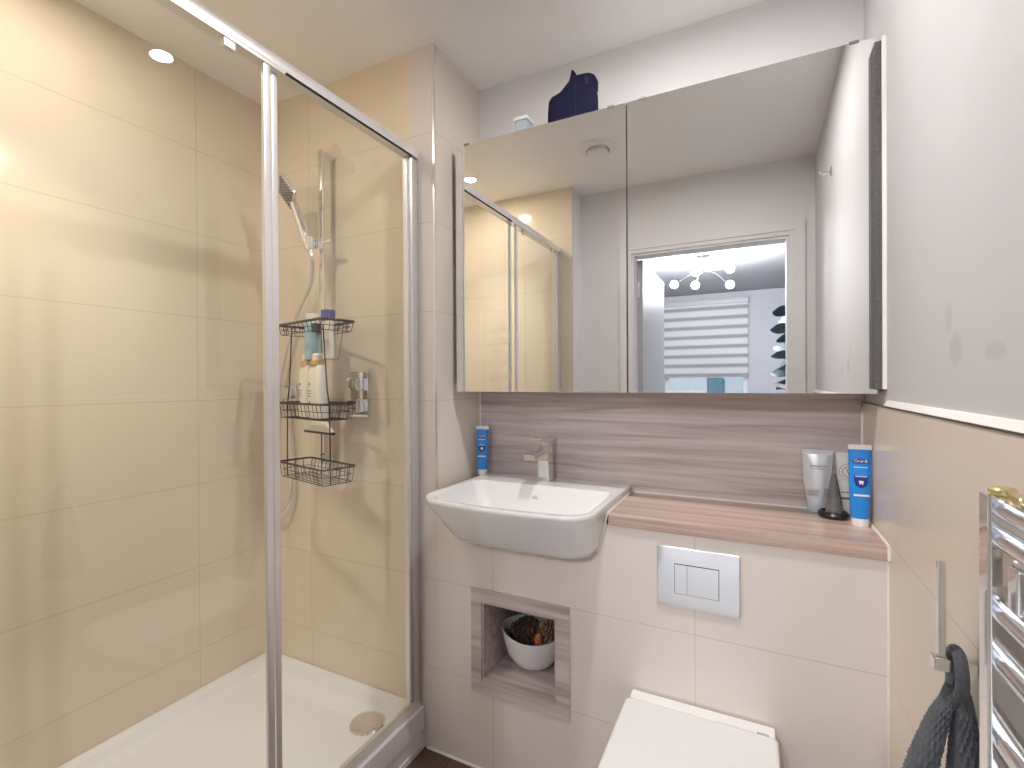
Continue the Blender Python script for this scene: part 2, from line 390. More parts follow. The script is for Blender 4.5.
# sealant lines: floor to low wall, worktop to right wall, splashback edges, low wall corner, tray
def bead(n, p, q, r=0.004, mat=BEAD): struct('trim_%d' % n, tube(B(), [p, q], r, 6), mat, smooth=True)
bead(6, (-0.998, YE-0.001, FL+0.002), (XR, YE-0.001, FL+0.002), 0.005)
bead(7, (XR-0.001, YE-0.006, ZT+0.001), (XR-0.001, YB-0.012, ZT+0.001), 0.004)
bead(8, (XR-0.001, YE-0.008, ZT), (XR-0.001, YE-0.008, -0.400), 0.004)
bead(9, (XP+0.002, YB-0.012, ZT), (XP+0.002, YB-0.012, -0.036), 0.0035)
bead(10, (XR-0.002, YB-0.012, ZT), (XR-0.002, YB-0.012, -0.075), 0.003)
bead(11, (-0.362, YB-0.012, ZT+0.001), (XR-0.004, YB-0.012, ZT+0.001), 0.004)
bead(12, (XR-0.001, YE-0.001, -0.402), (XR-0.001, YE-0.001, FL+0.004), 0.003)
# rough grey strip with a white edge between cabinet and right wall
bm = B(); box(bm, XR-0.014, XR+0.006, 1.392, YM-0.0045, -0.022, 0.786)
struct('trim_13', bm, ROUGHGREY)
struct('trim_14', box(B(), XR-0.002, XR+0.006, 1.380, 1.388, -0.022, 0.790, 0.001), BEAD)
# bedroom shell
bm = B(); WX0, WX1, WZ0, WZ1 = -1.10, -0.085, -0.30, 1.00
box(bm, BX0-W, WX0, BY-W, BY, FL, CL); box(bm, WX1, BX1+W, BY-W, BY, FL, CL)
box(bm, WX0, WX1, BY-W, BY, FL, WZ0); box(bm, WX0, WX1, BY-W, BY, WZ1, CL)
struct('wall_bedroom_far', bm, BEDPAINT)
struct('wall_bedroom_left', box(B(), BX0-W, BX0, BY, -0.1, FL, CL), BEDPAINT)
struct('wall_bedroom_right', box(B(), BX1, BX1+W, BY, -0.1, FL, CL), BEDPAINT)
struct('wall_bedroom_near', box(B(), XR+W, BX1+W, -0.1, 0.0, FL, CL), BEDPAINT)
# bedroom window
wf = B()
for a in ((WX0, WX0+0.05, WZ0, WZ1), (WX1-0.05, WX1, WZ0, WZ1), (WX0+0.05, WX1-0.05, WZ0, WZ0+0.06), (WX0+0.05, WX1-0.05, WZ1-0.05, WZ1),
          (-0.545, -0.485, WZ0+0.06, WZ1-0.05), (WX0+0.05, -0.545, -0.16, -0.115)):
    box(wf, a[0], a[1], BY-0.08, BY-0.03, a[2], a[3], 0.004)
win = struct('window_1', wf, GLOSSWHITE)
struct('pane', box(B(), WX0+0.05, WX1-0.05, BY-0.058, BY-0.052, WZ0+0.06, WZ1-0.05), PANE, win)
# open bedroom door, hinged on the left of the doorway, swung into the bedroom
door = struct('door_1', box(B(), XD0+0.002, XD0+0.042, -0.865, -0.105, FL+0.008, ZD-0.014, 0.002), plain('pale grey door paint', (0.45, 0.45, 0.47), 0.35))
bm = B(); tube(bm, [(XD0+0.042, -0.80, -0.24), (XD0+0.085, -0.80, -0.24), (XD0+0.09, -0.79, -0.24), (XD0+0.09, -0.68, -0.24)], 0.009, 10)
lathe(bm, [(0.026, 0), (0.026, 0.008)], (XD0+0.042, -0.80, -0.24), 20, 'x')
struct('door_handle', bm, CHROME, door, smooth=True)
for z in (0.55, -0.95):
    struct('hinge', box(B(), XD0+0.003, XD0+0.024, -0.1045, -0.0985, z-0.045, z+0.045, 0.001), SATIN, door)

# ================================================================== shower tray
tray = thing('shower_tray', 'white low shower tray with raised rim and panelled front riser', 'shower tray', (-1.39, 0.73, FL))
x0, x1, y0, y1, zr, zf = XL+0.001, -1.008, YN+0.001, YE-0.001, -1.098, -1.130
def ring(i, z, r): return [(p[0], p[1], z) for p in rrect(x0+i, x1-i, y0+i, y1-i, r, 5)]
bm = B()
loft(bm, [ring(0.0, -1.150, 0.004), ring(0, zr-0.004, 0.004), ring(0.003, zr, 0.006), ring(0.026, zr, 0.020), ring(0.034, zr-0.004, 0.03), ring(0.050, zf+0.010, 0.045), ring(0.066, zf+0.002, 0.06), ring(0.10, zf, 0.07), ring(0.34, zf-0.004, 0.05)])
obj('tray_basin', bm, ACRYLIC, tray, angle=32)
bm = B()
box(bm, x0, x1-0.012, y0, y1, FL+0.001, -1.150)
for a in ((x1-0.012, x1, y0, y1, -1.172, -1.150), (x1-0.012, x1, y0, y1, FL+0.001, FL+0.020), (x1-0.012, x1, y0, y0+0.03, FL+0.020, -1.172), (x1-0.012, x1, y1-0.012, y1, FL+0.020, -1.172)):
    box(bm, *a)
obj('riser', bm, ACRYLIC, tray, smooth=False)
obj('riser_panel', box(B(), x1-0.010, x1-0.005, y0+0.035, y1-0.030, FL+0.022, -1.174, 0.002), ACRYLIC, tray)
bm = B(); lathe(bm, [(0.058, 0), (0.058, 0.003), (0.054, 0.008), (0.040, 0.012), (0.018, 0.0135), (0.002, 0.014)], (-1.152, 1.215, zf-0.001), 36)
obj('waste_cover', bm, CHROME, tray, label='domed chrome waste cover')

# ================================================================== shower enclosure
enc = thing('shower_enclosure', 'glass sliding shower screen with white-silver frame on the tray', 'shower screen', (-1.02, 0.73, zr))
bm = B(); prof = [(-1.058, 0.757), (-1.020, 0.757), (-1.018, 0.762), (-1.018, 0.778), (-1.023, 0.787), (-1.034, 0.792), (-1.048, 0.792), (-1.058, 0.786)]
prism(bm, prof, 'y', YN+0.002, YE-0.002); obj('top_rail', bm, RAILWHITE, enc)
obj('rail_shadow', box(B(), -1.026, -1.0185, 0.815, YE-0.035, 0.7545, 0.757), DARK, enc, smooth=False, label='dark strip painted as the shadow gap under the top rail')  # dark strip stands in for the shadow gap below the rail
obj('door_track', box(B(), -1.050, -1.0195, YN+0.032, 0.812, 0.750, 0.757), SATIN, enc, smooth=False)
bm = B(); prism(bm, [(-1.058, zr), (-1.018, zr), (-1.018, zr+0.006), (-1.026, zr+0.014), (-1.030, zr+0.024), (-1.044, zr+0.024), (-1.050, zr+0.014), (-1.058, zr+0.008)], 'y', YN+0.002, YE-0.002)
obj('bottom_rail', bm, SATIN, enc)
for ya, yb in ((YE-0.034, YE-0.002), (YN+0.002, YN+0.034)):
    bm = B(); s = 1 if yb > 1 else -1
    prism(bm, [(-1.062, ya), (-1.030, ya), (-1.026, ya+0.004), (-1.026, yb), (-1.062, yb)], 'z', zr+0.024, 0.7495 if s < 0 else 0.753)
    j = obj('wall_profile', bm, SATIN, enc)
    bm = B(); e = ya-0.012 if s > 0 else yb+0.030
    box(bm, -1.052, -1.034, min(e, ya if s > 0 else yb), max(e, ya if s > 0 else yb), zr+0.024, 0.7495, 0.002); obj('inner_profile', bm, RAILWHITE, j)
obj('fixed_glass', box(B(), -1.045, -1.039, 0.796, YE-0.040, zr+0.022, 0.754), GLASS, enc, smooth=False, label='clear fixed glass pane')
dr = obj('sliding_door', box(B(), -1.0265, -1.0215, YN+0.066, 0.768, zr+0.026, 0.7495), GLASS, enc, smooth=False, label='clear sliding glass pane')
bm = B(); box(bm, -1.031, -1.020, 0.753, 0.772, zr+0.024, 0.7495, 0.003); obj('door_edge_profile', bm, RAILWHITE, dr)
bm = B(); box(bm, -1.031, -1.020, YN+0.056, YN+0.070, zr+0.024, 0.7495, 0.003); obj('door_edge_profile', bm, RAILWHITE, dr)
bm = B(); box(bm, -1.047, -1.036, 0.786, 0.803, zr+0.024, 0.753, 0.003); obj('meeting_profile', bm, RAILWHITE, enc)
for y in (0.672, 0.30):
    bm = B(); box(bm, -1.034, -1.018, y-0.015, y+0.015, 0.728, 0.7495, 0.004); obj('door_stop', bm, SATIN, enc)

# ================================================================== shower fittings
RX, RY = -1.420, 1.282
rail = thing('riser_rail', 'slim chrome riser rail on the shower end wall', 'shower rail', (RX, RY, -0.25))
obj('bar', box(B(), RX-0.011, RX+0.011, RY-0.007, RY+0.007, -0.30, 0.853, 0.003), CHROME, rail)
for z in (0.838, -0.28):
    obj('wall_bracket', box(B(), RX-0.010, RX+0.010, RY+0.007, YE, z-0.010, z+0.010, 0.002), CHROME, rail)
bm = B(); box(bm, RX-0.022, RX+0.022, RY-0.020, RY-0.007, 0.488, 0.525, 0.004); box(bm, RX-0.024, RX+0.066, RY-0.022, RY-0.0075, 0.503, 0.514, 0.003); box(bm, -1.448, -1.432, 1.245, RY-0.018, 0.499, 0.513, 0.003)
lathe(bm, [(0.013, -0.022), (0.016, -0.02), (0.018, 0.02), (0.014, 0.022)], (-1.440, 1.245, 0.506), 20)
obj('handset_holder', bm, CHROME, rail)
hs = thing('hand_shower', 'chrome hand shower resting in its holder with hose looping down', 'hand shower', (-1.45, 1.245, 0.50))
ha, hb = Vector((-1.440, 1.243, 0.480)), Vector((-1.487, 1.215, 0.650))
bm = B(); tube(bm, [ha, ha.lerp(hb, 0.1), ha.lerp(hb, 0.5), hb], [0.012, 0.0145, 0.0165, 0.015], 14); obj('handle', bm, CHROME, hs)
# square rain head, tilted face down and to the left
bm = B(); loft(bm, [[(p[0], p[1], z) for p in rrect(-0.052+i, 0.052-i, -0.052+i, 0.052-i, 0.014, 4)] for i, z in ((0.006, -0.004), (0.0, 0.0), (0.0, 0.006), (0.010, 0.014), (0.034, 0.020))])
hd = (hb-ha).normalized(); hd = (hd+Vector((-0.40, 0.0, 0.0))).normalized(); nrm = Vector((-0.30, -0.80, -0.50)); nrm = (nrm-hd*nrm.dot(hd)).normalized()
yv = hd; xv = yv.cross(-nrm).normalized(); MH = Matrix(((xv.x, yv.x, -nrm.x, 0), (xv.y, yv.y, -nrm.y, 0), (xv.z, yv.z, -nrm.z, 0), (0, 0, 0, 1)))
cpos = hb+hd*0.050; MH = Matrix.Translation(cpos) @ MH
bmesh.ops.transform(bm, matrix=MH, verts=bm.verts); head = obj('spray_head', bm, CHROME, hs)
bm = B()
for i in range(-3, 4):
    for j in range(-3, 4):
        t = B(); lathe(t, [(0.0035, -0.0075), (0.004, -0.003)], (i*0.0125, j*0.0125, 0), 8); merge(bm, t, MH)
obj('spray_nozzles', bm, plain('grey rubber', (0.18, 0.17, 0.16), 0.6), head)
hose = smooth_path([(-1.440, 1.244, 0.481), (-1.437, 1.25, 0.445), (-1.485, 1.285, 0.37), (-1.585, 1.30, 0.25), (-1.655, 1.305, 0.10), (-1.715, 1.307, -0.12), (-1.752, 1.308, -0.36), (-1.756, 1.308, -0.45), (-1.730, 1.308, -0.515), (-1.685, 1.308, -0.525), (-1.640, 1.308, -0.47), (-1.622, 1.308, -0.37), (-1.632, 1.308, -0.20), (-1.650, 1.307, -0.068)], 8)
obj('hose', tube(B(), hose, 0.0065, 8), SATIN, hs, label='flexible silver hose')
out = thing('hose_outlet', 'square chrome hose outlet on shower end wall behind the caddy bottles', 'wall outlet', (-1.655, YE, -0.04))
obj('wall_plate', box(B(), -1.694, -1.616, YE-0.012, YE, -0.080, -0.005, 0.003), CHROME, out)
bm = B(); box(bm, -1.668, -1.632, YE-0.042, YE-0.012, -0.062, -0.020, 0.004); obj('elbow', bm, CHROME, out)
val = thing('shower_valve', 'chrome rectangular shower valve plate with two square knobs', 'shower valve', (-1.287, YE, -0.04))
obj('face_plate', box(B(), -1.331, -1.245, YE-0.010, YE, -0.126, 0.040, 0.003), CHROME, val)
for z in (-0.005, -0.082):
    bm = B(); box(bm, -1.312, -1.264, YE-0.048, YE-0.010, z-0.023, z+0.023, 0.004); box(bm, -1.300, -1.276, YE-0.052, YE-0.048, z-0.012, z+0.012, 0.001)
    obj('knob', bm, CHROME, val)

# ---- caddy: three wire baskets sharing one footprint, hung from the riser rail
ca = [Vector(p) for p in ((-1.507, 1.173), (-1.206, 1.103), (-1.222, 1.226), (-1.524, 1.291))]
cc = sum(ca, Vector((0, 0)))/4; ex = (ca[1]-ca[0]).normalized(); ey = Vector((-ex.y, ex.x)); HX, HY = 0.152, 0.0605
def cp(u, v, z): q = cc+ex*u+ey*v; return (q.x, q.y, z)
caddy = thing('shower_caddy', 'black wire three-tier shower caddy hanging on the riser rail', 'caddy', cp(0, 0, -0.34))
def basket(name, zt_, dep, rim_r, step, inset=0.008, floor=True):
    b = B(); rr = rrect(-HX, HX, -HY, HY, 0.014, 3)
    tube(b, [cp(p[0], p[1], zt_) for p in rr], rim_r, 6, closed=True)
    o = obj(name, b, BLACKWIRE, caddy)
    b = B(); low = rrect(-HX+inset, HX-inset, -HY+inset, HY-inset, 0.012, 3)
    for f in (0.5, 1.0):
        tube(b, [cp(p[0]*(1-0.05*(1-f)) if False else p[0], p[1], zt_-dep*f) for p in low], 0.0013, 5, closed=True)
    n = int(2*HX/step)
    for k in range(n+1):
        u = -HX+0.012+k*(2*HX-0.024)/n
        path = [cp(u, -HY, zt_), cp(u, -HY+inset, zt_-dep)]
        if floor: path += [cp(u, HY-inset, zt_-dep), cp(u, HY, zt_)]
        tube(b, path, 0.0013, 5)
        if not floor: tube(b, [cp(u, HY, zt_), cp(u, HY-inset, zt_-dep)], 0.0013, 5)
    m = int(2*HY/step)
    for k in range(1, m):
        v = -HY+k*2*HY/m
        for s in (-1, 1): tube(b, [cp(s*HX, v, zt_), cp(s*(HX-inset), v, zt_-dep)], 0.0013, 5)
    obj('wire_mesh', b, BLACKWIRE, o)
    return o
basket('lower_basket', -0.280, 0.052, 0.0038, 0.026)
basket('middle_basket', -0.070, 0.052, 0.0042, 0.026)
tb = basket('top_basket', 0.205, 0.034, 0.0046, 0.030, floor=False)
for u in (-0.044, 0.092):
    obj('bottle_cradle', tube(B(), [cp(u, HY-0.008, 0.19), cp(u, 0.034, 0.0800), cp(u, -0.020, 0.0800)], 0.0011, 5), BLACKWIRE, tb)
for side, (u, v) in (('s', (HX, -0.030)), ('s', (-HX, -0.030)), ('b', (-0.062, HY))):
    b = B(); k_ = 1 if u > 0 else -1
    if side == 's': path = [cp(u-0.045*k_, v, 0.192), cp(u-0.036*k_, v, 0.10), cp(u-0.022*k_, v, -0.02), cp(u-0.010*k_, v, -0.07), cp(u-0.006*k_, v, -0.20), cp(u-0.004*k_, v, -0.332)]
    else: path = [cp(u, v-0.002, 0.20), cp(u, v-0.004, -0.07), cp(u, v-0.006, -0.332)]
    tube(b, path, 0.0024, 6); obj('side_wire', b, BLACKWIRE, caddy)
b = B(); tube(b, [cp(-0.05, HY, 0.205), (RX, RY-0.012, 0.214), (RX+0.014, RY-0.016, 0.222), cp(0.02, HY, 0.205)], 0.003, 6)
box(b, -1.375, -1.350, 1.19, 1.262, 0.176, 0.206, 0.002); obj('rail_hook', b, BLACKWIRE, caddy)
# bottles in the caddy
def bottle(c, z0, w, d, h, label, seed):
    t = thing('shampoo_bottle', label, 'bottle', (c[0], c[1], z0), 'white bottles in the shower caddy')
    def rg(s, z, sq=1): return [(c[0]+(ex.x*p[0]+ey.x*p[1]), c[1]+(ex.y*p[0]+ey.y*p[1]), z0+z) for p in rrect(-w/2*s, w/2*s, -d/2*s, d/2*s, d/2*s*0.85, 6)]
    obj('body', loft(B(), [rg(0.9, 0), rg(1.0, 0.006), rg(1.0, h*0.72), rg(0.93, h*0.86), rg(0.72, h*0.95), rg(0.45, h)]), CREAM, t)
    b = B(); lathe(b, [(w*0.31, h-0.006), (w*0.31, h+0.010)], (c[0], c[1], z0), 20); obj('collar', b, GOLD, t)
    b = B(); lathe(b, [(w*0.23, h+0.010), (w*0.23, h+0.028), (w*0.17, h+0.034), (0.002, h+0.036)], (c[0], c[1], z0), 20); obj('cap', b, CREAM, t)
    b = B(); rd = random.Random(seed)
    for zz, ww, hh in ((0.62, 0.008, 0.010), (0.50, 0.022, 0.003), (0.45, 0.018, 0.003), (0.40, 0.020, 0.003), (0.28, 0.010, 0.010)):
        u = -w*0.20; q = cc*0+Vector(c[:2])+ex*u+ey*(-d/2-0.0002)
        M = face_frame((q.x, q.y, z0+h*zz), (ex.x, ex.y, 0))
        tt = B(); box(tt, -ww/2, ww/2, -hh/2, hh/2, -0.0004, 0.0006); merge(b, tt, M)
    obj('printed_marks', b, PRINTGREY, t, smooth=False)
    return t
bz = -0.122+0.0013
q1 = cp(-0.066, 0.004, 0); q2 = cp(0.024, -0.002, 0)
bottle(q1, bz, 0.064, 0.040, 0.188, 'left of two cream shampoo bottles with gold collars in caddy', 1)
bottle(q2, bz, 0.084, 0.048, 0.188, 'right of two cream shampoo bottles with gold collars in caddy, the wider one', 2)
q = cp(-0.044, 0.015, 0); t = thing('blue_bottle', 'pale blue bottle with white cap in the top tier of the caddy', 'bottle', (q[0], q[1], 0.0815))
b = B(); lathe(b, [(0.026, 0), (0.028, 0.004), (0.028, 0.118), (0.022, 0.130)], (q[0], q[1], 0.0815), 24); obj('body', b, AQUA, t)
b = B(); lathe(b, [(0.021, 0.130), (0.021, 0.160), (0.018, 0.163), (0.002, 0.164)], (q[0], q[1], 0.0815), 24); obj('cap', b, CREAM, t)
q = cp(0.092, -0.004, 0); t = thing('lotion_tube', 'white lotion tube with violet cap in the top tier of the caddy', 'tube', (q[0], q[1], 0.0815))
def tube_rings(c, zs_, wv, dv, ax, ay):
    out_ = []
    for z, w_, d_ in zip(zs_, wv, dv):
        out_.append([(c[0]+ax[0]*math.cos(a)*w_+ay[0]*math.sin(a)*d_, c[1]+ax[1]*math.cos(a)*w_+ay[1]*math.sin(a)*d_, z) for a in [2*math.pi*k/24 for k in range(24)]])
    return out_
b = loft(B(), tube_rings(q, [0.0815, 0.086, 0.15, 0.20, 0.207], [0.034, 0.034, 0.032, 0.027, 0.023], [0.003, 0.004, 0.012, 0.018, 0.016], ex, ey)); obj('body', b, CREAM, t)
b = B(); lathe(b, [(0.0215, 0.207), (0.0225, 0.209), (0.0225, 0.240), (0.020, 0.243)], (q[0], q[1], 0.0), 24); obj('cap', b, PURPLE, t)
b = B(); qq = Vector(q[:2])+ey*(-0.0122); M = face_frame((qq.x, qq.y, 0.14), (ex.x, ex.y, 0))
for k, ww in enumerate((0.03, 0.02, 0.026, 0.024, 0.015)):
    tt = B(); box(tt, -ww/2, ww/2, -0.0015-k*0.009, 0.0015-k*0.009, -0.003, 0.001); merge(b, tt, M)
obj('printed_marks', b, LILACPRINT, t, smooth=False)
# squeegee hung on the middle basket
qs = cp(0.046, -0.012, 0)
sq = thing('squeegee', 'white squeegee with dark rubber blade hanging below the middle basket', 'squeegee', (qs[0], qs[1], -0.17))
def sp(u, z, v=0.0): p_ = Vector(qs[:2])+ex*u+ey*v; return (p_.x, p_.y, z)
poly = [(-0.086, -0.164), (0.088, -0.164), (0.040, -0.130), (-0.036, -0.130)]
loft_r = [[sp(u, z, v) for u, z in poly] for v in (-0.008, 0.006)]
obj('head', loft(B(), loft_r), CREAM, sq, bevel=0.002)
obj('blade', loft(B(), [[sp(u, z, v) for u, z in ((-0.092, -0.172), (0.094, -0.172), (0.094, -0.1625), (-0.092, -0.1625))] for v in (-0.006, 0.003)]), BLACK, sq)
b = B(); tube(b, [sp(0.0, -0.131), sp(0.0, -0.125), sp(0.0, -0.114), sp(0.0, -0.111, 0.006), sp(0.0, -0.115, 0.014)], 0.0040, 8); obj('hook_handle', b, CREAM, sq)

# ================================================================== niche shelf with bowl
ns = thing('niche_shelf', 'square wood-lined recess with grey wood frame in the tiled low wall', 'recess shelf', (-0.652, YE, -0.96))
FX0, FX1, FZ0, FZ1 = -0.820, -0.485, -0.993, -0.658
b = B()
for a in ((FX0, FX1, NZ1-0.002, FZ1), (FX0, FX1, FZ0, NZ0+0.002), (FX0, NX0+0.002, NZ0+0.002, NZ1-0.002), (NX1-0.002, FX1, NZ0+0.002, NZ1-0.002)):
    box(b, a[0], a[1], YE-0.005, YE-0.0002, a[2], a[3])
obj('frame', b, WOOD, ns, smooth=False)
b = B(); k = 0.008; yb_ = YE+0.285
box(b, NX0, NX1, YE, yb_, NZ0, NZ0+k); box(b, NX0, NX1, YE, yb_, NZ1-k, NZ1); box(b, NX0, NX0+k, YE, yb_, NZ0+k, NZ1-k); box(b, NX1-k, NX1, YE, yb_, NZ0+k, NZ1-k); box(b, NX0, NX1, yb_, yb_+k, NZ0, NZ1)
obj('lining', b, WOOD, ns, smooth=False)
BC = (-0.664, 1.474, NZ0+k)
bowl = B(); lathe(bowl, [(0.030, 0.0), (0.040, 0.003), (0.070, 0.022), (0.091, 0.055), (0.102, 0.095), (0.107, 0.122), (0.105, 0.125), (0.101, 0.122), (0.096, 0.095), (0.085, 0.058), (0.064, 0.030), (0.030, 0.014), (0.004, 0.012)], BC, 48)
for v in bowl.verts:      # the rim dips and rises a little
    hgt = (v.co.z-BC[2])/0.12
    if hgt > 0.4: v.co.z += 0.010*(hgt-0.4)*math.sin(2*math.atan2(v.co.y-BC[1], v.co.x-BC[0])+0.6)
tag(obj('bowl', bowl, CERAMIC, None, angle=60), 'white ceramic bowl of pine cones standing in the wood-lined recess', 'bowl')
def cone(c, L, R, d, label, m, group='pine cones in the bowl'):
    t = thing('pine_cone', label, 'pine cone', c, group); d = Vector(d).normalized()
    a = d.cross(Vector((0, 0, 1))).normalized(); e = a.cross(d); c = Vector(c)
    b = B(); tube(b, [c-d*L/2, c-d*L*0.3, c, c+d*L*0.35, c+d*L/2], [R*0.35, R*0.72, R*0.74, R*0.45, 0.003], 10); obj('core', b, PINE, t)
    b = B(); n = 0
    for i in range(10):
        f = i/9; rad = R*(math.sin(math.pi*(0.16+0.80*f))**0.7)
        for j in range(8):
            an = 2*math.pi*(j+0.5*(i % 2))/8; o_ = a*math.cos(an)+e*math.sin(an); tn = d.cross(o_)
            base = c+d*(L*(f-0.5)); s = 0.40*R
            p0 = base+o_*rad*0.60-tn*s*0.5; p1 = base+o_*rad*0.60+tn*s*0.5
            p2 = base+o_*rad*1.05+d*s*0.55+tn*s*0.42; p3 = base+o_*rad*1.05+d*s*0.55-tn*s*0.42; p4 = base+o_*rad*1.12+d*s*0.40
            up_ = d*0.0022
            vs = [b.verts.new(p) for p in (p0, p1, p2, p4, p3)]; ws = [b.verts.new(p+up_) for p in (p0, p1, p2, p4, p3)]
            b.faces.new(vs); b.faces.new(list(reversed(ws)))
            for k_ in range(5): b.faces.new((vs[k_], vs[(k_+1) % 5], ws[(k_+1) % 5], ws[k_]))
    s = obj('scales', b, m, t, smooth=False); return t
cone((-0.678, 1.456, NZ0+k+0.118), 0.100, 0.043, (0.55, -0.35, 0.30), 'dark brown pine cone at the left of the bowl', PINE)
cone((-0.598, 1.470, NZ0+k+0.128), 0.075, 0.036, (-0.5, -0.5, 0.55), 'paler brown pine cone at the right of the bowl', PINETIP)
cone((-0.728, 1.484, NZ0+k+0.096), 0.060, 0.028, (0.2, 0.8, 0.2), 'small dark pine cone low against the left side of the bowl', PINE)
b = B(); oc = (-0.626, 1.426, NZ0+k+0.116)
t = B(); bmesh.ops.create_icosphere(t, subdivisions=3, radius=0.017); bmesh.ops.scale(t, vec=(0.75, 0.8, 1.25), verts=t.verts)
for v in t.verts: v.co *= 1+0.10*math.sin(v.co.x*420)*math.cos(v.co.z*300)
merge(b, t, Matrix.Translation(oc)); tag(obj('dried_orange_pod', b, ORANGE), 'orange dried pod between the two pine cones in the bowl', 'dried pod')

for k_, pq in enumerate((((-0.3715, 1.60, ZT+0.001), (-0.3715, 1.331, ZT+0.001)), ((-0.3725, 1.330, ZT+0.001), (-0.3790, 1.330, -0.402)), ((-0.3795, 1.333, -0.402), (-0.4060, 1.333, -0.484)))):
    bead(15+k_, pq[0], pq[1], 0.004)
# ================================================================== worktop, splashback, basin, tap
WT0 = -0.3690
o = obj('worktop', box(B(), WT0, XR-0.002, YE-0.007, YB-0.0105, -0.402, ZT, 0.0015), WOODTOP); tag(o, 'brown wood worktop shelf running from basin to the right wall', 'worktop')
o = obj('splashback', box(B(), XP+0.004, XR-0.004, YB-0.010, YB, ZT-0.03, -0.0345), WOOD); tag(o, 'grey brown wood-grain splashback panel under the mirror cabinet', 'splashback')

basin = thing('wash_basin', 'white rectangular semi-recessed wash basin let into the tiled wall', 'basin', (-0.64, 1.38, -0.49))
def plan(x0_, x1_, yf, yb2, rf_, rb, bow, z, n=10):
    """back corners rb, front corners rf_, front edge bowed out in the middle"""
    pts = rrect(x0_, x1_, yf, yb2, (rb, rb, rf_, rf_), n); res = []
    # subdivide the straight front edge for the bow
    N = len(pts)
    for i, p_ in enumerate(pts):
        res.append(p_)
        if i == 3*(n+1)-1:
            qn = pts[i+1]
            for kk in range(1, 12): res.append((p_[0]+(qn[0]-p_[0])*kk/12, p_[1]))
    cx_ = (x0_+x1_)/2; hw = (x1_-x0_)/2
    return [(x, y-bow*(1-((x-cx_)/hw)**2)*max(0, min(1, (yb2-0.25-y)/(yb2-0.25-yf))), z) for x, y in res]
ox0, ox1, ob = -0.909, -0.373, 1.622
outer = [plan(ox0, ox1, 1.172, ob, 0.070, 0.010, 0.026, -0.345),
         plan(ox0-0.002, ox1+0.002, 1.169, ob, 0.072, 0.010, 0.026, -0.350),
         plan(ox0-0.001, ox1+0.001, 1.170, ob, 0.072, 0.010, 0.026, -0.358),
         plan(ox0+0.006, ox1-0.005, 1.180, ob, 0.072, 0.010, 0.024, -0.376),
         plan(ox0+0.026, ox1-0.014, 1.206, ob, 0.070, 0.010, 0.020, -0.420),
         plan(ox0+0.050, ox1-0.026, 1.234, ob, 0.068, 0.010, 0.015, -0.466),
         plan(ox0+0.062, ox1-0.034, 1.246, ob, 0.066, 0.010, 0.012, -0.482),
         plan(ox0+0.082, ox1-0.052, 1.268, ob, 0.056, 0.010, 0.010, -0.488)]
ib = 1.485
inner = [plan(ox0+0.018, ox1-0.018, 1.190, ib, 0.056, 0.030, 0.025, -0.345),
         plan(ox0+0.024, ox1-0.024, 1.196, ib-0.004, 0.055, 0.032, 0.025, -0.3485),
         plan(ox0+0.030, ox1-0.030, 1.206, ib-0.007, 0.054, 0.034, 0.022, -0.360),
         plan(ox0+0.056, ox1-0.054, 1.240, ib-0.016, 0.054, 0.040, 0.016, -0.412),
         plan(ox0+0.086, ox1-0.080, 1.270, ib-0.030, 0.052, 0.045, 0.010, -0.446),
         plan(ox0+0.126, ox1-0.120, 1.304, ib-0.060, 0.046, 0.045, 0.006, -0.456),
         plan(ox0+0.215, ox1-0.215, 1.350, ib-0.090, 0.035, 0.035, 0.0, -0.460)]
b = B()
rings = list(reversed(outer))+inner
loft(b, rings); obj('bowl_body', b, CERAMIC, basin, angle=50)
b = B(); lathe(b, [(0.003, -0.001), (0.0085, -0.001), (0.0085, 0.006), (0.010, 0.006), (0.0115, 0.0), (0.011, -0.003)], (-0.655, ib-0.0125, -0.389), 20, 'y'); obj('overflow_ring', b, CHROME, basin)
b = B(); lathe(b, [(0.0075, -0.0015), (0.0075, 0.003)], (-0.655, ib-0.0125, -0.389), 16, 'y'); obj('overflow_hole', b, DARK, basin)
b = B(); lathe(b, [(0.030, 0), (0.030, 0.003), (0.020, 0.006), (0.002, 0.007)], (-0.642, 1.385, -0.4605), 24); obj('plughole_cover', b, CHROME, basin)

tap = thing('basin_tap', 'square chrome mixer tap standing on the basin ledge', 'tap', (-0.653, 1.555, -0.345))
TX, TY, TZ = -0.653, 1.560, -0.345
b = B(); loft(b, [[(TX-w_, TY-f_, TZ+z), (TX+w_, TY-f_, TZ+z), (TX+w_, TY+k_, TZ+z), (TX-w_, TY+k_, TZ+z)] for z, w_, f_, k_ in ((0, 0.0200, 0.022, 0.022), (0.060, 0.0195, 0.024, 0.019), (0.108, 0.0195, 0.026, 0.014), (0.126, 0.0195, 0.022, 0.014))])
obj('body', b, CHROME, tap, bevel=0.0015)
b = B(); prism(b, [(TY-0.016, TZ+0.127), (TY-0.022, TZ+0.103), (TY-0.140, TZ+0.092), (TY-0.140, TZ+0.108)], 'x', TX-0.0195, TX+0.0195); obj('spout', b, CHROME, tap, bevel=0.0015)
b = B(); lathe(b, [(0.016, 0.125), (0.016, 0.140)], (TX, TY-0.004, TZ), 20); obj('neck', b, CHROME, tap)
b = B(); prism(b, [(TY+0.020, TZ+0.137), (TY+0.020, TZ+0.160), (TY-0.020, TZ+0.163), (TY-0.088, TZ+0.156), (TY-0.088, TZ+0.150), (TY-0.020, TZ+0.138)], 'x', TX-0.021, TX+0.021); obj('lever', b, CHROME, tap, bevel=0.0015)

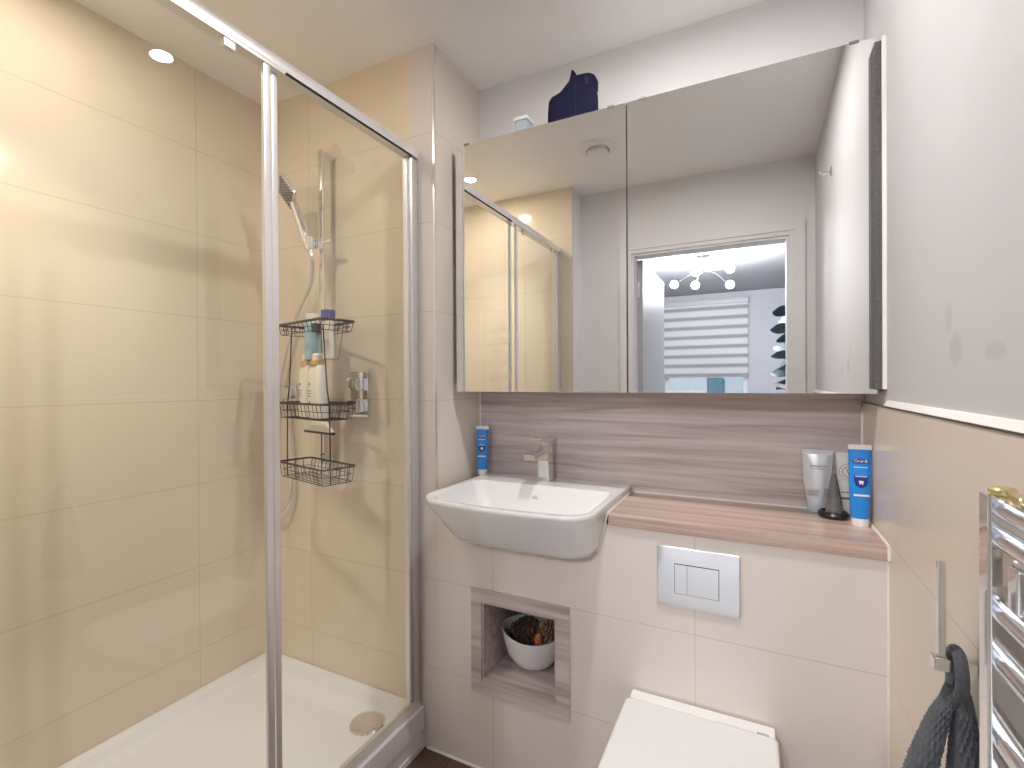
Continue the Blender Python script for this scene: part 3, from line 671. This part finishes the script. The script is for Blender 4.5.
# ================================================================== mirror cabinet
CX0, CX1, CZ0, CZ1 = -0.932, 0.2605, -0.0335, 0.8177
cab = thing('mirror_cabinet', 'wide two-door mirror cabinet hung above the basin and worktop', 'cabinet', (-0.335, 1.53, CZ0))
obj('carcass', box(B(), CX0+0.004, CX1-0.002, YM+0.020, YB-0.0005, CZ0+0.003, CZ1-0.003), WHITEPL, cab, smooth=False)
MS = -0.3364; CLIPGREY = plain('grey clip', (0.22, 0.21, 0.21), 0.5)
for a, c in ((CX0, MS-0.0017), (MS+0.0017, CX1)):
    d_ = obj('mirror_door', box(B(), a, c, YM+0.001, YM+0.018, CZ0, CZ1), plain('door edge with seam shade', (0.10, 0.10, 0.10), 0.6), cab, smooth=False)  # door bodies coloured dark to paint the shade in the seam
    obj('mirror_glass', box(B(), a, c, YM-0.0035, YM+0.001, CZ0, CZ1, 0.0007, 1), MIRROR, d_, smooth=False)
    for x in (a+0.045, c-0.045) :
        b = B(); box(b, x-0.010, x+0.010, YM-0.0060, YM+0.016, CZ1-0.0035, CZ1+0.003, 0.001); obj('clip', b, CLIPGREY, d_)
obj('gap_strip', box(B(), MS-0.012, MS+0.012, YM+0.0182, YM+0.0198, CZ0+0.004, CZ1-0.004), DARK, cab, smooth=False)  # dark strip painting the shade behind the door seam

# boot and tub on the cabinet
ZC = CZ1+0.0003
boot = thing('ankle_boot', 'navy suede ankle boot standing on top of the mirror cabinet', 'boot', (-0.51, 1.485, ZC))
def brow(cx_, cy_, lx, ly, z, e=0.45):
    pw = lambda v: math.copysign(abs(v)**e, v)
    return [(cx_+lx*pw(math.cos(a)), cy_+ly*pw(math.sin(a)), z(math.cos(a)) if callable(z) else z) for a in [2*math.pi*k/32 for k in range(32)]]
BYc = 1.490
sec = [(0.012, -0.524, 0.080, 0.037), (0.060, -0.523, 0.079, 0.038), (0.088, -0.522, 0.077, 0.038), (0.098, -0.519, 0.073, 0.036), (0.103, -0.509, 0.062, 0.036), (0.110, -0.501, 0.057, 0.035), (0.124, -0.494, 0.050, 0.034), (0.136, -0.487, 0.043, 0.034)]
rings = [brow(c_, BYc, lx, ly, ZC+z) for z, c_, lx, ly in sec]
tip = lambda c_: ZC+0.150-0.008*(c_+1)+0.030*max(0.0, -c_)**8
rings += [brow(-0.4835, BYc, 0.0385, 0.034, tip), brow(-0.4835, BYc, 0.0345, 0.030, tip), brow(-0.494, BYc, 0.044, 0.030, ZC+0.10)]
obj('upper', loft(B(), rings), NAVY, boot, angle=60)
obj('sole', loft(B(), [brow(-0.524, BYc, 0.080, 0.037, ZC), brow(-0.524, BYc, 0.083, 0.040, ZC+0.004), brow(-0.524, BYc, 0.083, 0.040, ZC+0.016)]), NAVYDK, boot)
b = B(); box(b, -0.5025, -0.5010, BYc-0.0382, BYc-0.030, ZC+0.016, ZC+0.150, 0.0005); obj('side_seam', b, NAVYDK, boot)
b = B(); box(b, -0.472, -0.461, BYc-0.0355, BYc-0.028, ZC+0.104, ZC+0.130, 0.002); obj('elastic_gusset', b, NAVYDK, boot)
tub = thing('small_tub', 'small pale grey-blue tub with white lid on top of the mirror cabinet', 'tub', (-0.705, 1.50, ZC))
obj('body', box(B(), -0.726, -0.682, 1.478, 1.525, ZC, ZC+0.066, 0.004), plain('grey blue card', (0.42, 0.47, 0.52), 0.4), tub)
obj('lid', box(B(), -0.731, -0.677, 1.473, 1.530, ZC+0.062, ZC+0.076, 0.004), WHITEPL, tub)

# ================================================================== toiletries
def squeeze_tube(name, label, c, z0, w, h, d, rz, body, capm, cap_h, lean=0.0, crimp=None, group=None, cat='tube', cap_w=None):
    t = thing(name, label, cat, (c[0], c[1], z0), group, rz)
    ax = (math.cos(rz), math.sin(rz)); ay = (-math.sin(rz), math.cos(rz)); cw = cap_w or w*0.40
    zc = [z0+cap_h, z0+cap_h+0.006, z0+cap_h+(h-cap_h)*0.35, z0+cap_h+(h-cap_h)*0.75, z0+h-0.012]
    b = loft(B(), tube_rings(c, zc, [cw*0.98, cw*1.02, w*0.455, w*0.485, w*0.5], [d*0.5, d*0.5, d*0.42, d*0.2, 0.0035], ax, ay)); bd = obj('body', b, body, t)
    b = B()
    M = face_frame((c[0], c[1], z0+h-0.006), (ax[0], ax[1], 0)); tt = B(); box(tt, -w*0.5, w*0.5, -0.0065, 0.006, -0.0022, 0.0022, 0.0006); merge(b, tt, M)
    obj('crimped_end', b, crimp or body, t)
    b = loft(B(), tube_rings(c, [z0, z0+0.002, z0+cap_h], [cw*0.90, cw*0.93, cw*0.97], [d*0.46, d*0.47, d*0.49], ax, ay)); obj('cap', b, capm, t)
    return t, ax, ay
def marks(parent, name, mat, items, M):
    b = B()
    for poly in items:
        t = B(); loft(t, [[(p[0], p[1], -0.0003) for p in poly], [(p[0], p[1], 0.0005) for p in poly]]); merge(b, t, M)
    return obj(name, b, mat, parent, smooth=False)
def rect(x0_, x1_, y0_, y1_): return [(x0_, y0_), (x1_, y0_), (x1_, y1_), (x0_, y1_)]
SHIELD = [(-0.0125, 0.012), (0.0125, 0.012), (0.0125, -0.002), (0.009, -0.009), (0.0, -0.014), (-0.009, -0.009), (-0.0125, -0.002)]
TOOTH = [(-0.005, 0.003), (-0.003, 0.005), (0.0, 0.004), (0.003, 0.005), (0.005, 0.003), (0.004, -0.002), (0.003, -0.006), (0.001, -0.002), (-0.001, -0.002), (-0.003, -0.006), (-0.004, -0.002)]
def toothpaste(label, c, z0, w, h, rz):
    t, ax, ay = squeeze_tube('toothpaste_tube', label, c, z0, w, h, 0.036, rz, BLUE, WHITEPL, 0.020, crimp=WHITEPL, group='blue toothpaste tubes')
    k = w/0.049
    def fr(z, off): return face_frame((c[0]-ay[0]*off, c[1]-ay[1]*off, z0+z), (ax[0], ax[1], 0)) @ Matrix.Diagonal((k, k, 1, 1))
    # the tube front leans back towards the crimp: marks sit just proud of the face at their own height
    def depth(z):
        f = (z-0.020)/(h-0.020); pts = [(0, 0.018), (0.35, 0.0151), (0.75, 0.0072), (0.95, 0.0035)]
        for (a, da), (b_, db) in zip(pts, pts[1:]):
            if f <= b_: return da+(db-da)*(f-a)/(b_-a)
        return 0.0035
    def tilt(z):
        return math.atan2(depth(z-0.01)-depth(z+0.01), 0.02)
    def fm(z): return fr(z, depth(z)+0.0005) @ Matrix.Rotation(-tilt(z), 4, 'X')
    zz = h*0.80; marks(t, 'name_panel', NAVYPRINT, [[(p[0], p[1]) for p in rrect(-0.017, 0.017, -0.0055, 0.0055, 0.0045, 4)]], fm(zz))
    lettering('Oral-B', 0.0105, fm(zz) @ Matrix.Translation((0, 0, 0.0006)), WHITEPL, t, 'brand_lettering')
    marks(t, 'fine_print', WHITEPL, [rect(-0.014, 0.014, -0.0009, 0.0009)], fm(h*0.725))
    marks(t, 'shield_emblem', NAVYPRINT, [SHIELD], fm(h*0.555) @ Matrix.Diagonal((1.15, 1.25, 1, 1)))
    marks(t, 'emblem_caption', LILACPRINT, [rect(-0.012, 0.012, -0.0016, 0.0016)], fm(h*0.615) @ Matrix.Translation((0, 0, 0.0007)))
    marks(t, 'tooth_emblem', WHITEPL, [TOOTH], fm(h*0.54) @ Matrix.Translation((0, 0, 0.0009)))
    marks(t, 'pale_band', WHITEPL, [rect(-0.016, 0.016, -0.0022, 0.0022)], fm(h*0.385))
    return t
toothpaste('blue toothpaste tube with white cap at the right end of the worktop', (0.2365, 1.497), ZT+0.0005, 0.0500, 0.205, 0.05)
toothpaste('blue toothpaste tube on the back left corner of the basin', (-0.913, 1.570), -0.3445, 0.046, 0.180, 0.35)
t, ax, ay = squeeze_tube('hand_cream_tube', 'pearly white tube with ice blue cap at the left of the worktop group', (0.155, 1.603), ZT+0.0005, 0.074, 0.173, 0.040, -0.05, SILVERTUBE, ICEBLUE, 0.026, cap_w=0.026)
M = face_frame((0.155, 1.603-0.0205, ZT+0.06), (1, 0, 0)) @ Matrix.Rotation(-0.10, 4, 'X')
marks(t, 'printed_marks', plain('pale teal print', (0.25, 0.33, 0.36), 0.4), [rect(-0.026, 0.004, 0.0, 0.0025), rect(-0.026, -0.002, -0.006, -0.004), rect(-0.026, 0.0, -0.011, -0.009), rect(0.014, 0.026, -0.012, 0.010)], M)
M = face_frame((0.155, 1.603-0.0135, ZT+0.125), (1, 0, 0)) @ Matrix.Rotation(-0.17, 4, 'X')
marks(t, 'title_print', PRINTGREY, [rect(-0.020, 0.020, 0.004, 0.006), rect(-0.016, 0.016, -0.003, -0.0015)], M)
t, ax, ay = squeeze_tube('lotion_tube', 'white tube with round black logo standing behind the toothpaste on the worktop', (0.229, 1.606), ZT+0.0005, 0.060, 0.169, 0.034, 0.05, WHITEPL, WHITEPL, 0.030, cap_w=0.022)
M = face_frame((0.227, 1.606-0.0118, ZT+0.118), (1, 0, 0)) @ Matrix.Rotation(-0.14, 4, 'X')
def annulus(r1, r2, n=28):
    return [[(r1*math.cos(a), r1*math.sin(a)), (r2*math.cos(a), r2*math.sin(a)), (r2*math.cos(a2), r2*math.sin(a2)), (r1*math.cos(a2), r1*math.sin(a2))] for a, a2 in [(2*math.pi*i/n, 2*math.pi*(i+1)/n) for i in range(n)]]
marks(t, 'round_logo', PRINTGREY, annulus(0.0215, 0.0225)+annulus(0.0135, 0.0150), M)
lettering('V', 0.022, M @ Matrix.Translation((0, 0, 0.0004)), PRINTGREY, t, 'logo_letter')
M = face_frame((0.227, 1.606-0.0170, ZT+0.050), (1, 0, 0)) @ Matrix.Rotation(-0.05, 4, 'X')
marks(t, 'dark_band', PRINTGREY, [rect(-0.023, 0.023, -0.006, 0.0), rect(-0.018, 0.018, 0.012, 0.015)], M)
st = thing('trinket_stand', 'small black round dish with a grey ribbed cone on it, on the worktop', 'ornament', (0.186, 1.552, ZT))
b = B(); lathe(b, [(0.026, 0.0005), (0.033, 0.003), (0.036, 0.010), (0.034, 0.017), (0.029, 0.019), (0.027, 0.015), (0.004, 0.014)], (0.186, 1.552, ZT), 36); obj('dish', b, BLACK, st)
b = B(); n = 24
rg = lambda r, z: [(0.188+r*(1+0.06*(k % 2))*math.cos(2*math.pi*k/n), 1.553+r*0.8*(1+0.06*(k % 2))*math.sin(2*math.pi*k/n), ZT+z) for k in range(n)]
loft(b, [rg(0.019, 0.0145), rg(0.020, 0.02), rg(0.015, 0.058), rg(0.009, 0.095), rg(0.005, 0.115), rg(0.001, 0.118)]); obj('cone', b, PALECONE, st)

# ================================================================== flush plate and toilet
fp = thing('flush_plate', 'polished chrome dual flush plate on the tiled low wall', 'flush plate', (-0.136, YE, -0.515))
PX0, PX1, PZ0, PZ1 = -0.236, -0.0360, -0.593, -0.4375
obj('plate', box(B(), PX0, PX1, YE-0.006, YE-0.0002, PZ0, PZ1, 0.0015), CHROME, fp)
obj('button_recess', box(B(), -0.1920, -0.0835, YE-0.0066, YE-0.0058, -0.5585, -0.4795), DARK, fp, smooth=False)
for a, c in ((-0.1905, -0.1610), (-0.1600, -0.0850)):
    b = B(); prism(b, [(YE-0.0064, -0.557), (YE-0.0080, -0.557), (YE-0.0080, -0.481), (YE-0.0064, -0.481)], 'x', a, c); obj('button', b, CHROME, fp, smooth=False)

wc = thing('toilet', 'white wall-hung toilet with slim square closed lid', 'toilet', (-0.131, 1.12, FL+0.08))
LX0, LX1, LY0, LY1 = -0.311, 0.046, 0.800, 1.288
def tring(i, z, rf_=0.10, yb2=None): return [(p[0], p[1], z) for p in rrect(LX0+i, LX1-i, LY0+i, (yb2 or LY1)-(i if yb2 is None else 0), (0.012, 0.012, rf_, rf_), 8)]
obj('lid', loft(B(), [tring(0.002, -0.8575), tring(0.0, -0.855), tring(0.0, -0.843), tring(0.003, -0.8385), tring(0.010, -0.8370)]), CERAMIC, wc, angle=50)
obj('seat', loft(B(), [tring(0.004, -0.876), tring(0.002, -0.873), tring(0.002, -0.862), tring(0.004, -0.859)]), WHITEPL, wc, angle=50)
b = B(); box(b, LX0+0.008, LX1-0.006, LY1+0.0015, YE-0.006, -0.862, -0.8405, 0.004); obj('hinge_bar', b, WHITEPL, wc)
b = B(); tube(b, [(LX1-0.045, LY1-0.002, -0.838), (LX1-0.02, LY1-0.002, -0.838)], 0.0035, 8); obj('hinge_pin', b, CHROME, wc)
pan = [(-0.878, 0.006, YE-0.001, 0.10), (-0.930, 0.012, YE-0.001, 0.11), (-1.010, 0.030, YE-0.001, 0.12), (-1.090, 0.060, YE-0.001, 0.11), (-1.150, 0.085, YE-0.001, 0.09), (-1.165, 0.095, YE-0.001, 0.08)]
rings = []
for z, i, yb2, rf_ in pan:
    fr_ = (-0.878-z)
    rings.append([(p[0], p[1], z) for p in rrect(LX0+i, LX1-i, LY0+i*0.5+fr_*0.9, yb2, (0.008, 0.008, rf_, rf_), 8)])
obj('pan', loft(B(), rings), CERAMIC, wc, angle=50)

# ================================================================== right wall: roll holder, cloth, towel radiator, robe hook
rh = thing('roll_holder', 'square chrome toilet roll holder with upright bar on the right wall', 'roll holder', (XR, 0.85, -0.39))
obj('arm', box(B(), XR-0.0475, XR, 0.850, 0.868, -0.398, -0.381, 0.0015), CHROME, rh)
obj('upright', box(B(), XR-0.041, XR-0.032, 0.856, 0.864, -0.3808, -0.250, 0.001), CHROME, rh)
# waffle-knit cloth folded over the arm: loop and two hanging folds
cl = thing('face_cloth', 'charcoal waffle-knit cloth hanging by its loop from the roll holder arm', 'cloth', (0.235, 0.86, -0.60))
def knit(b, path, rx, ry, amp, n=60):
    P = smooth_path(path, 18); m = len(P); rings = []
    for i, p_ in enumerate(P):
        f = i/(m-1)*(len(rx)-1); j = min(int(f), len(rx)-2); a_ = rx[j]+(rx[j+1]-rx[j])*(f-j); b_ = ry[j]+(ry[j+1]-ry[j])*(f-j)
        rings.append([(p_.x+a_*math.cos(t)*w_, p_.y+b_*math.sin(t)*w_, p_.z+0.0015*math.sin(k_*math.pi/2+i)) for k_, t, w_ in [(k_, 2*math.pi*k_/n, 1+amp*math.sin(i*math.pi/2+0.4)*math.sin(k_*math.pi/2+(math.pi if i//4 % 2 else 0))) for k_ in range(n)]])
    return loft(b, rings)
CXl, CYl = 0.2440, 0.859
b = B(); loopP = [(CXl-0.003, CYl-0.010, -0.440), (CXl, CYl-0.019, -0.412), (CXl, CYl-0.019, -0.392), (CXl, CYl-0.011, -0.375), (CXl, CYl+0.001, -0.3705), (CXl, CYl+0.013, -0.375), (CXl, CYl+0.020, -0.392), (CXl, CYl+0.019, -0.412), (CXl-0.003, CYl+0.008, -0.440)]
tube(b, smooth_path(loopP, 5), 0.0075, 10); obj('hanging_loop', b, TOWEL, cl)
b = knit(B(), [(CXl-0.006, CYl, -0.418), (CXl-0.012, CYl-0.002, -0.440), (CXl-0.025, CYl-0.004, -0.480), (CXl-0.040, CYl-0.006, -0.540), (CXl-0.050, CYl-0.008, -0.620), (CXl-0.055, CYl-0.008, -0.700)], [0.005, 0.007, 0.010, 0.0145, 0.018, 0.019], [0.012, 0.016, 0.024, 0.030, 0.034, 0.035], 0.15)
obj('left_fold', b, TOWEL, cl, angle=80)
b = knit(B(), [(CXl+0.003, CYl-0.004, -0.414), (CXl+0.004, CYl-0.010, -0.440), (CXl+0.003, CYl-0.016, -0.480), (CXl+0.001, CYl-0.022, -0.540), (CXl-0.001, CYl-0.026, -0.620), (CXl-0.002, CYl-0.026, -0.700)], [0.007, 0.010, 0.013, 0.0165, 0.018, 0.019], [0.012, 0.018, 0.026, 0.032, 0.036, 0.036], 0.15)
obj('right_fold', b, TOWEL, cl, angle=80)

tr = thing('towel_radiator', 'chrome ladder towel radiator on the right wall', 'radiator', (XR-0.07, 0.37, -0.80))
GX0, GX1, GY0, GY1, GZ0, GZ1 = 0.2000, 0.2300, 0.150, 0.6465, -0.86, -0.1125
for y in (GY1-0.012, GY0+0.012):
    b = B(); loft(b, [[(p[0], p[1], z) for p in rrect(GX0, GX1, y-0.012, y+0.012, 0.003, 3)] for z in (GZ0, GZ1)]); obj('upright', b, CHROME, tr)
for z in (-0.1245, -0.154, -0.226, -0.273, -0.348, -0.395, -0.470, -0.517, -0.592, -0.639, -0.714, -0.761, -0.83):
    b = B(); loft(b, [[(0.2160+0.012*math.cos(a), y, z+0.0115*math.sin(a)) for a in [2*math.pi*k/16 for k in range(16)]] for y in (GY0+0.022, GY1-0.022)]); obj('rung', b, CHROME, tr)
for y in (GY0+0.09, 0.585):
    for z in (-0.189, -0.68):
        b = B(); lathe(b, [(0.011, -0.036), (0.011, -0.004), (0.017, -0.004), (0.017, 0)], (XR, y, z), 18, 'x'); box(b, 0.2035, 0.2290, y-0.010, y+0.010, z-0.020, z+0.020, 0.003); obj('bracket', b, CHROME, tr)
b = B(); lathe(b, [(0.0100, 0), (0.0108, 0.0015), (0.0108, 0.005), (0.009, 0.007), (0.002, 0.0075)], (0.2145, 0.634, GZ1+0.0003), 24); tag(obj('brass_disc', b, BRASS), 'brass coloured round disc on the top end of the towel radiator upright', 'disc')
t = B(); box(t, 0.2055, 0.2265, 0.578, 0.602, -0.1126, -0.1040, 0.003); tag(obj('brass_clasp', t, BRASS), 'flat brass coloured clasp lying on the top rung of the towel radiator', 'clasp')
hk = thing('robe_hook', 'small chrome robe hook on the right wall, seen in the mirror', 'hook', (XR+0.006, 0.62, 0.807))
b = B(); lathe(b, [(0.020, 0), (0.020, -0.006), (0.017, -0.008)], (XR+0.006, 0.62, 0.807), 20, 'x'); obj('base', b, CHROME, hk)
b = B(); tube(b, smooth_path([(XR, 0.62, 0.807), (XR-0.030, 0.62, 0.800), (XR-0.040, 0.62, 0.812)], 5), 0.005, 8); obj('peg', b, CHROME, hk)

# ================================================================== ceiling fittings
vt = thing('extractor_vent', 'round white extractor vent on the bathroom ceiling, seen in the mirror', 'vent', (-0.68, 0.56, CL))
b = B(); lathe(b, [(0.085, 0), (0.085, -0.006), (0.078, -0.012), (0.058, -0.016), (0.055, -0.006)], (-0.68, 0.56, CL), 40); obj('outer_ring', b, WHITEPL, vt)
b = B(); lathe(b, [(0.050, -0.012), (0.052, -0.030), (0.046, -0.036), (0.002, -0.038)], (-0.68, 0.56, CL), 40); obj('disc_valve', b, WHITEPL, vt)
def downlight(c, label, m, watts, tint, r=0.030):
    t = thing('downlight', label, 'ceiling light', (c[0], c[1], CL), 'bathroom downlights')
    b = B(); lathe(b, [(0.042, 0), (0.042, -0.003), (0.034, -0.005), (r, -0.003)], (c[0], c[1], CL), 32, cap=False)
    lathe(b, [(0.042, 0), (r, -0.0005)], (c[0], c[1], CL), 32, cap=False); obj('bezel', b, WHITEPL, t)
    b = B(); lathe(b, [(r, -0.0012), (r, -0.0030)], (c[0], c[1], CL), 32); obj('lamp_lens', b, m, t)
    ld = bpy.data.lights.new('downlight_beam', 'SPOT'); ld.energy = watts; ld.color = tint; ld.spot_size = math.radians(88); ld.spot_blend = 1.0; ld.shadow_soft_size = 0.045
    lo = bpy.data.objects.new('beam', ld); COL.objects.link(lo); lo.location = (c[0], c[1], CL-0.012); lo.parent = t; lo.matrix_parent_inverse = t.matrix_basis.inverted()
downlight((-1.42, 0.53), 'warm round ceiling downlight over the shower', LIGHT_WARM, SHOWER_SPOT, (1.0, 0.92, 0.79))
downlight((-0.22, 0.96), 'round ceiling downlight above the toilet', LIGHT_NEUT, ROOM_SPOT, (1.0, 0.965, 0.94))

# ================================================================== bedroom seen in the mirror
PC = (-0.416, -1.783)
pl = thing('pendant_light', 'chrome branching ceiling light with lit round globes in the bedroom', 'ceiling light', (PC[0], PC[1], CL))
b = B(); lathe(b, [(0.062, 0), (0.062, -0.022), (0.05, -0.028)], (PC[0], PC[1], CL), 28); obj('ceiling_rose', b, CHROME, pl)
b = B(); tube(b, [(PC[0], PC[1], CL-0.028), (PC[0], PC[1], CL-0.15)], 0.008, 10); lathe(b, [(0.004, -0.135), (0.022, -0.145), (0.022, -0.165), (0.004, -0.175)], (PC[0], PC[1], CL), 16); obj('stem', b, CHROME, pl)
for dx, dy, dz in ((-0.25, -0.03, -0.245), (-0.05, 0.09, -0.175), (-0.075, -0.10, -0.255), (0.225, 0.11, -0.180), (0.215, -0.11, -0.275)):
    p_ = (PC[0]+dx, PC[1]+dy, CL+dz)
    b = B(); tube(b, smooth_path([(PC[0], PC[1], CL-0.155), (PC[0]+dx*0.45, PC[1]+dy*0.45, CL-0.155+(dz+0.155)*0.1-0.01), (p_[0]*0.93+PC[0]*0.07, p_[1]*0.93+PC[1]*0.07, p_[2]+0.003), p_], 6), 0.0045, 8); arm = obj('arm', b, CHROME, pl)
    b = B(); t = B(); bmesh.ops.create_uvsphere(t, u_segments=24, v_segments=14, radius=0.034); merge(b, t, Matrix.Translation(p_)); obj('globe', b, GLOBE, arm)
rb = thing('roller_blind', 'white and grey striped day-night roller blind over the bedroom window', 'blind', (-0.593, BY+0.03, 0.06))
obj('headrail', box(B(), -1.115, -0.072, BY+0.004, BY+0.07, 0.985, 1.045, 0.006), plain('blind rail grey', (0.50, 0.50, 0.51), 0.4), rb)
obj('fabric', box(B(), -1.105, -0.082, BY+0.028, BY+0.031, 0.065, 0.985), BLIND, rb, smooth=False)
obj('bottom_bar', box(B(), -1.107, -0.080, BY+0.022, BY+0.037, 0.045, 0.067, 0.003), plain('bar grey', (0.34, 0.34, 0.35), 0.4), rb)
clipm = plain('clip grey', (0.30, 0.30, 0.31), 0.4)
for x in (-1.06, -0.56):
    obj('bar_clip', box(B(), x-0.008, x+0.008, BY+0.024, BY+0.035, 0.005, 0.047, 0.002), clipm, rb)
ch = thing('chair', 'blue-grey upholstered chair back under the bedroom window', 'chair', (-0.46, BY+0.45, FL))
obj('backrest', box(B(), -0.535, -0.335, BY+0.32, BY+0.40, -0.75, 0.035, 0.03, 3), BLUEGREY, ch)
obj('seat', box(B(), -0.62, -0.25, BY+0.32, BY+0.80, -0.83, -0.75, 0.03, 3), BLUEGREY, ch)
for x in (-0.58, -0.29):
    for y in (BY+0.37, BY+0.75):
        b = B(); tube(b, [(x, y, FL), (x, y, -0.83)], [0.014, 0.02], 10); obj('leg', b, STEM, ch)
pt = thing('potted_plant', 'tall blue-green leafy plant in the bedroom beside the doorway', 'plant', (0.245, -1.50, FL))
b = B(); lathe(b, [(0.10, 0), (0.13, 0.26), (0.135, 0.27), (0.12, 0.27), (0.115, 0.24), (0.002, 0.24)], (0.245, -1.50, FL), 28); obj('pot', b, POT, pt)
b = B(); st_ = smooth_path([(0.245, -1.50, FL+0.24), (0.23, -1.50, -0.5), (0.24, -1.51, 0.0), (0.225, -1.50, 0.58)], 6); tube(b, st_, [0.012-0.008*i/len(st_) for i in range(len(st_))], 8); obj('stem', b, STEM, pt)
rd = random.Random(3)
def leaf(bm_, base, d, L, wd):
    d = Vector(d).normalized(); s = d.cross(Vector((0, 0, 1))).normalized(); s = (Matrix.Rotation(rd.uniform(-1.3, 1.3), 3, d) @ s); nn = s.cross(d); base = Vector(base); rows = []
    for i in range(7):
        f = i/6; w_ = wd*math.sin(math.pi*min(1, 0.06+f*0.94))**0.8; p_ = base+d*L*f-Vector((0, 0, 1))*L*0.35*f*f
        rows.append([p_-s*w_+nn*w_*0.25, p_, p_+s*w_+nn*w_*0.25])
    vs = [[bm_.verts.new(q_) for q_ in r_] for r_ in rows]; ws = [[bm_.verts.new(q_-nn*0.0015) for q_ in r_] for r_ in rows]
    for i in range(6):
        for k_ in range(2):
            bm_.faces.new((vs[i][k_], vs[i][k_+1], vs[i+1][k_+1], vs[i+1][k_])); bm_.faces.new((ws[i+1][k_], ws[i+1][k_+1], ws[i][k_+1], ws[i][k_]))
for i in range(44):
    z = -0.62+1.14*i/43; an = i*2.4; m = LEAFPALE if i % 3 == 0 else LEAF
    b = B(); leaf(b, (0.235, -1.50, z), (math.cos(an)*0.9, math.sin(an), 0.45), 0.13+0.03*rd.random(), 0.050); obj('leaf', b, m, pt)
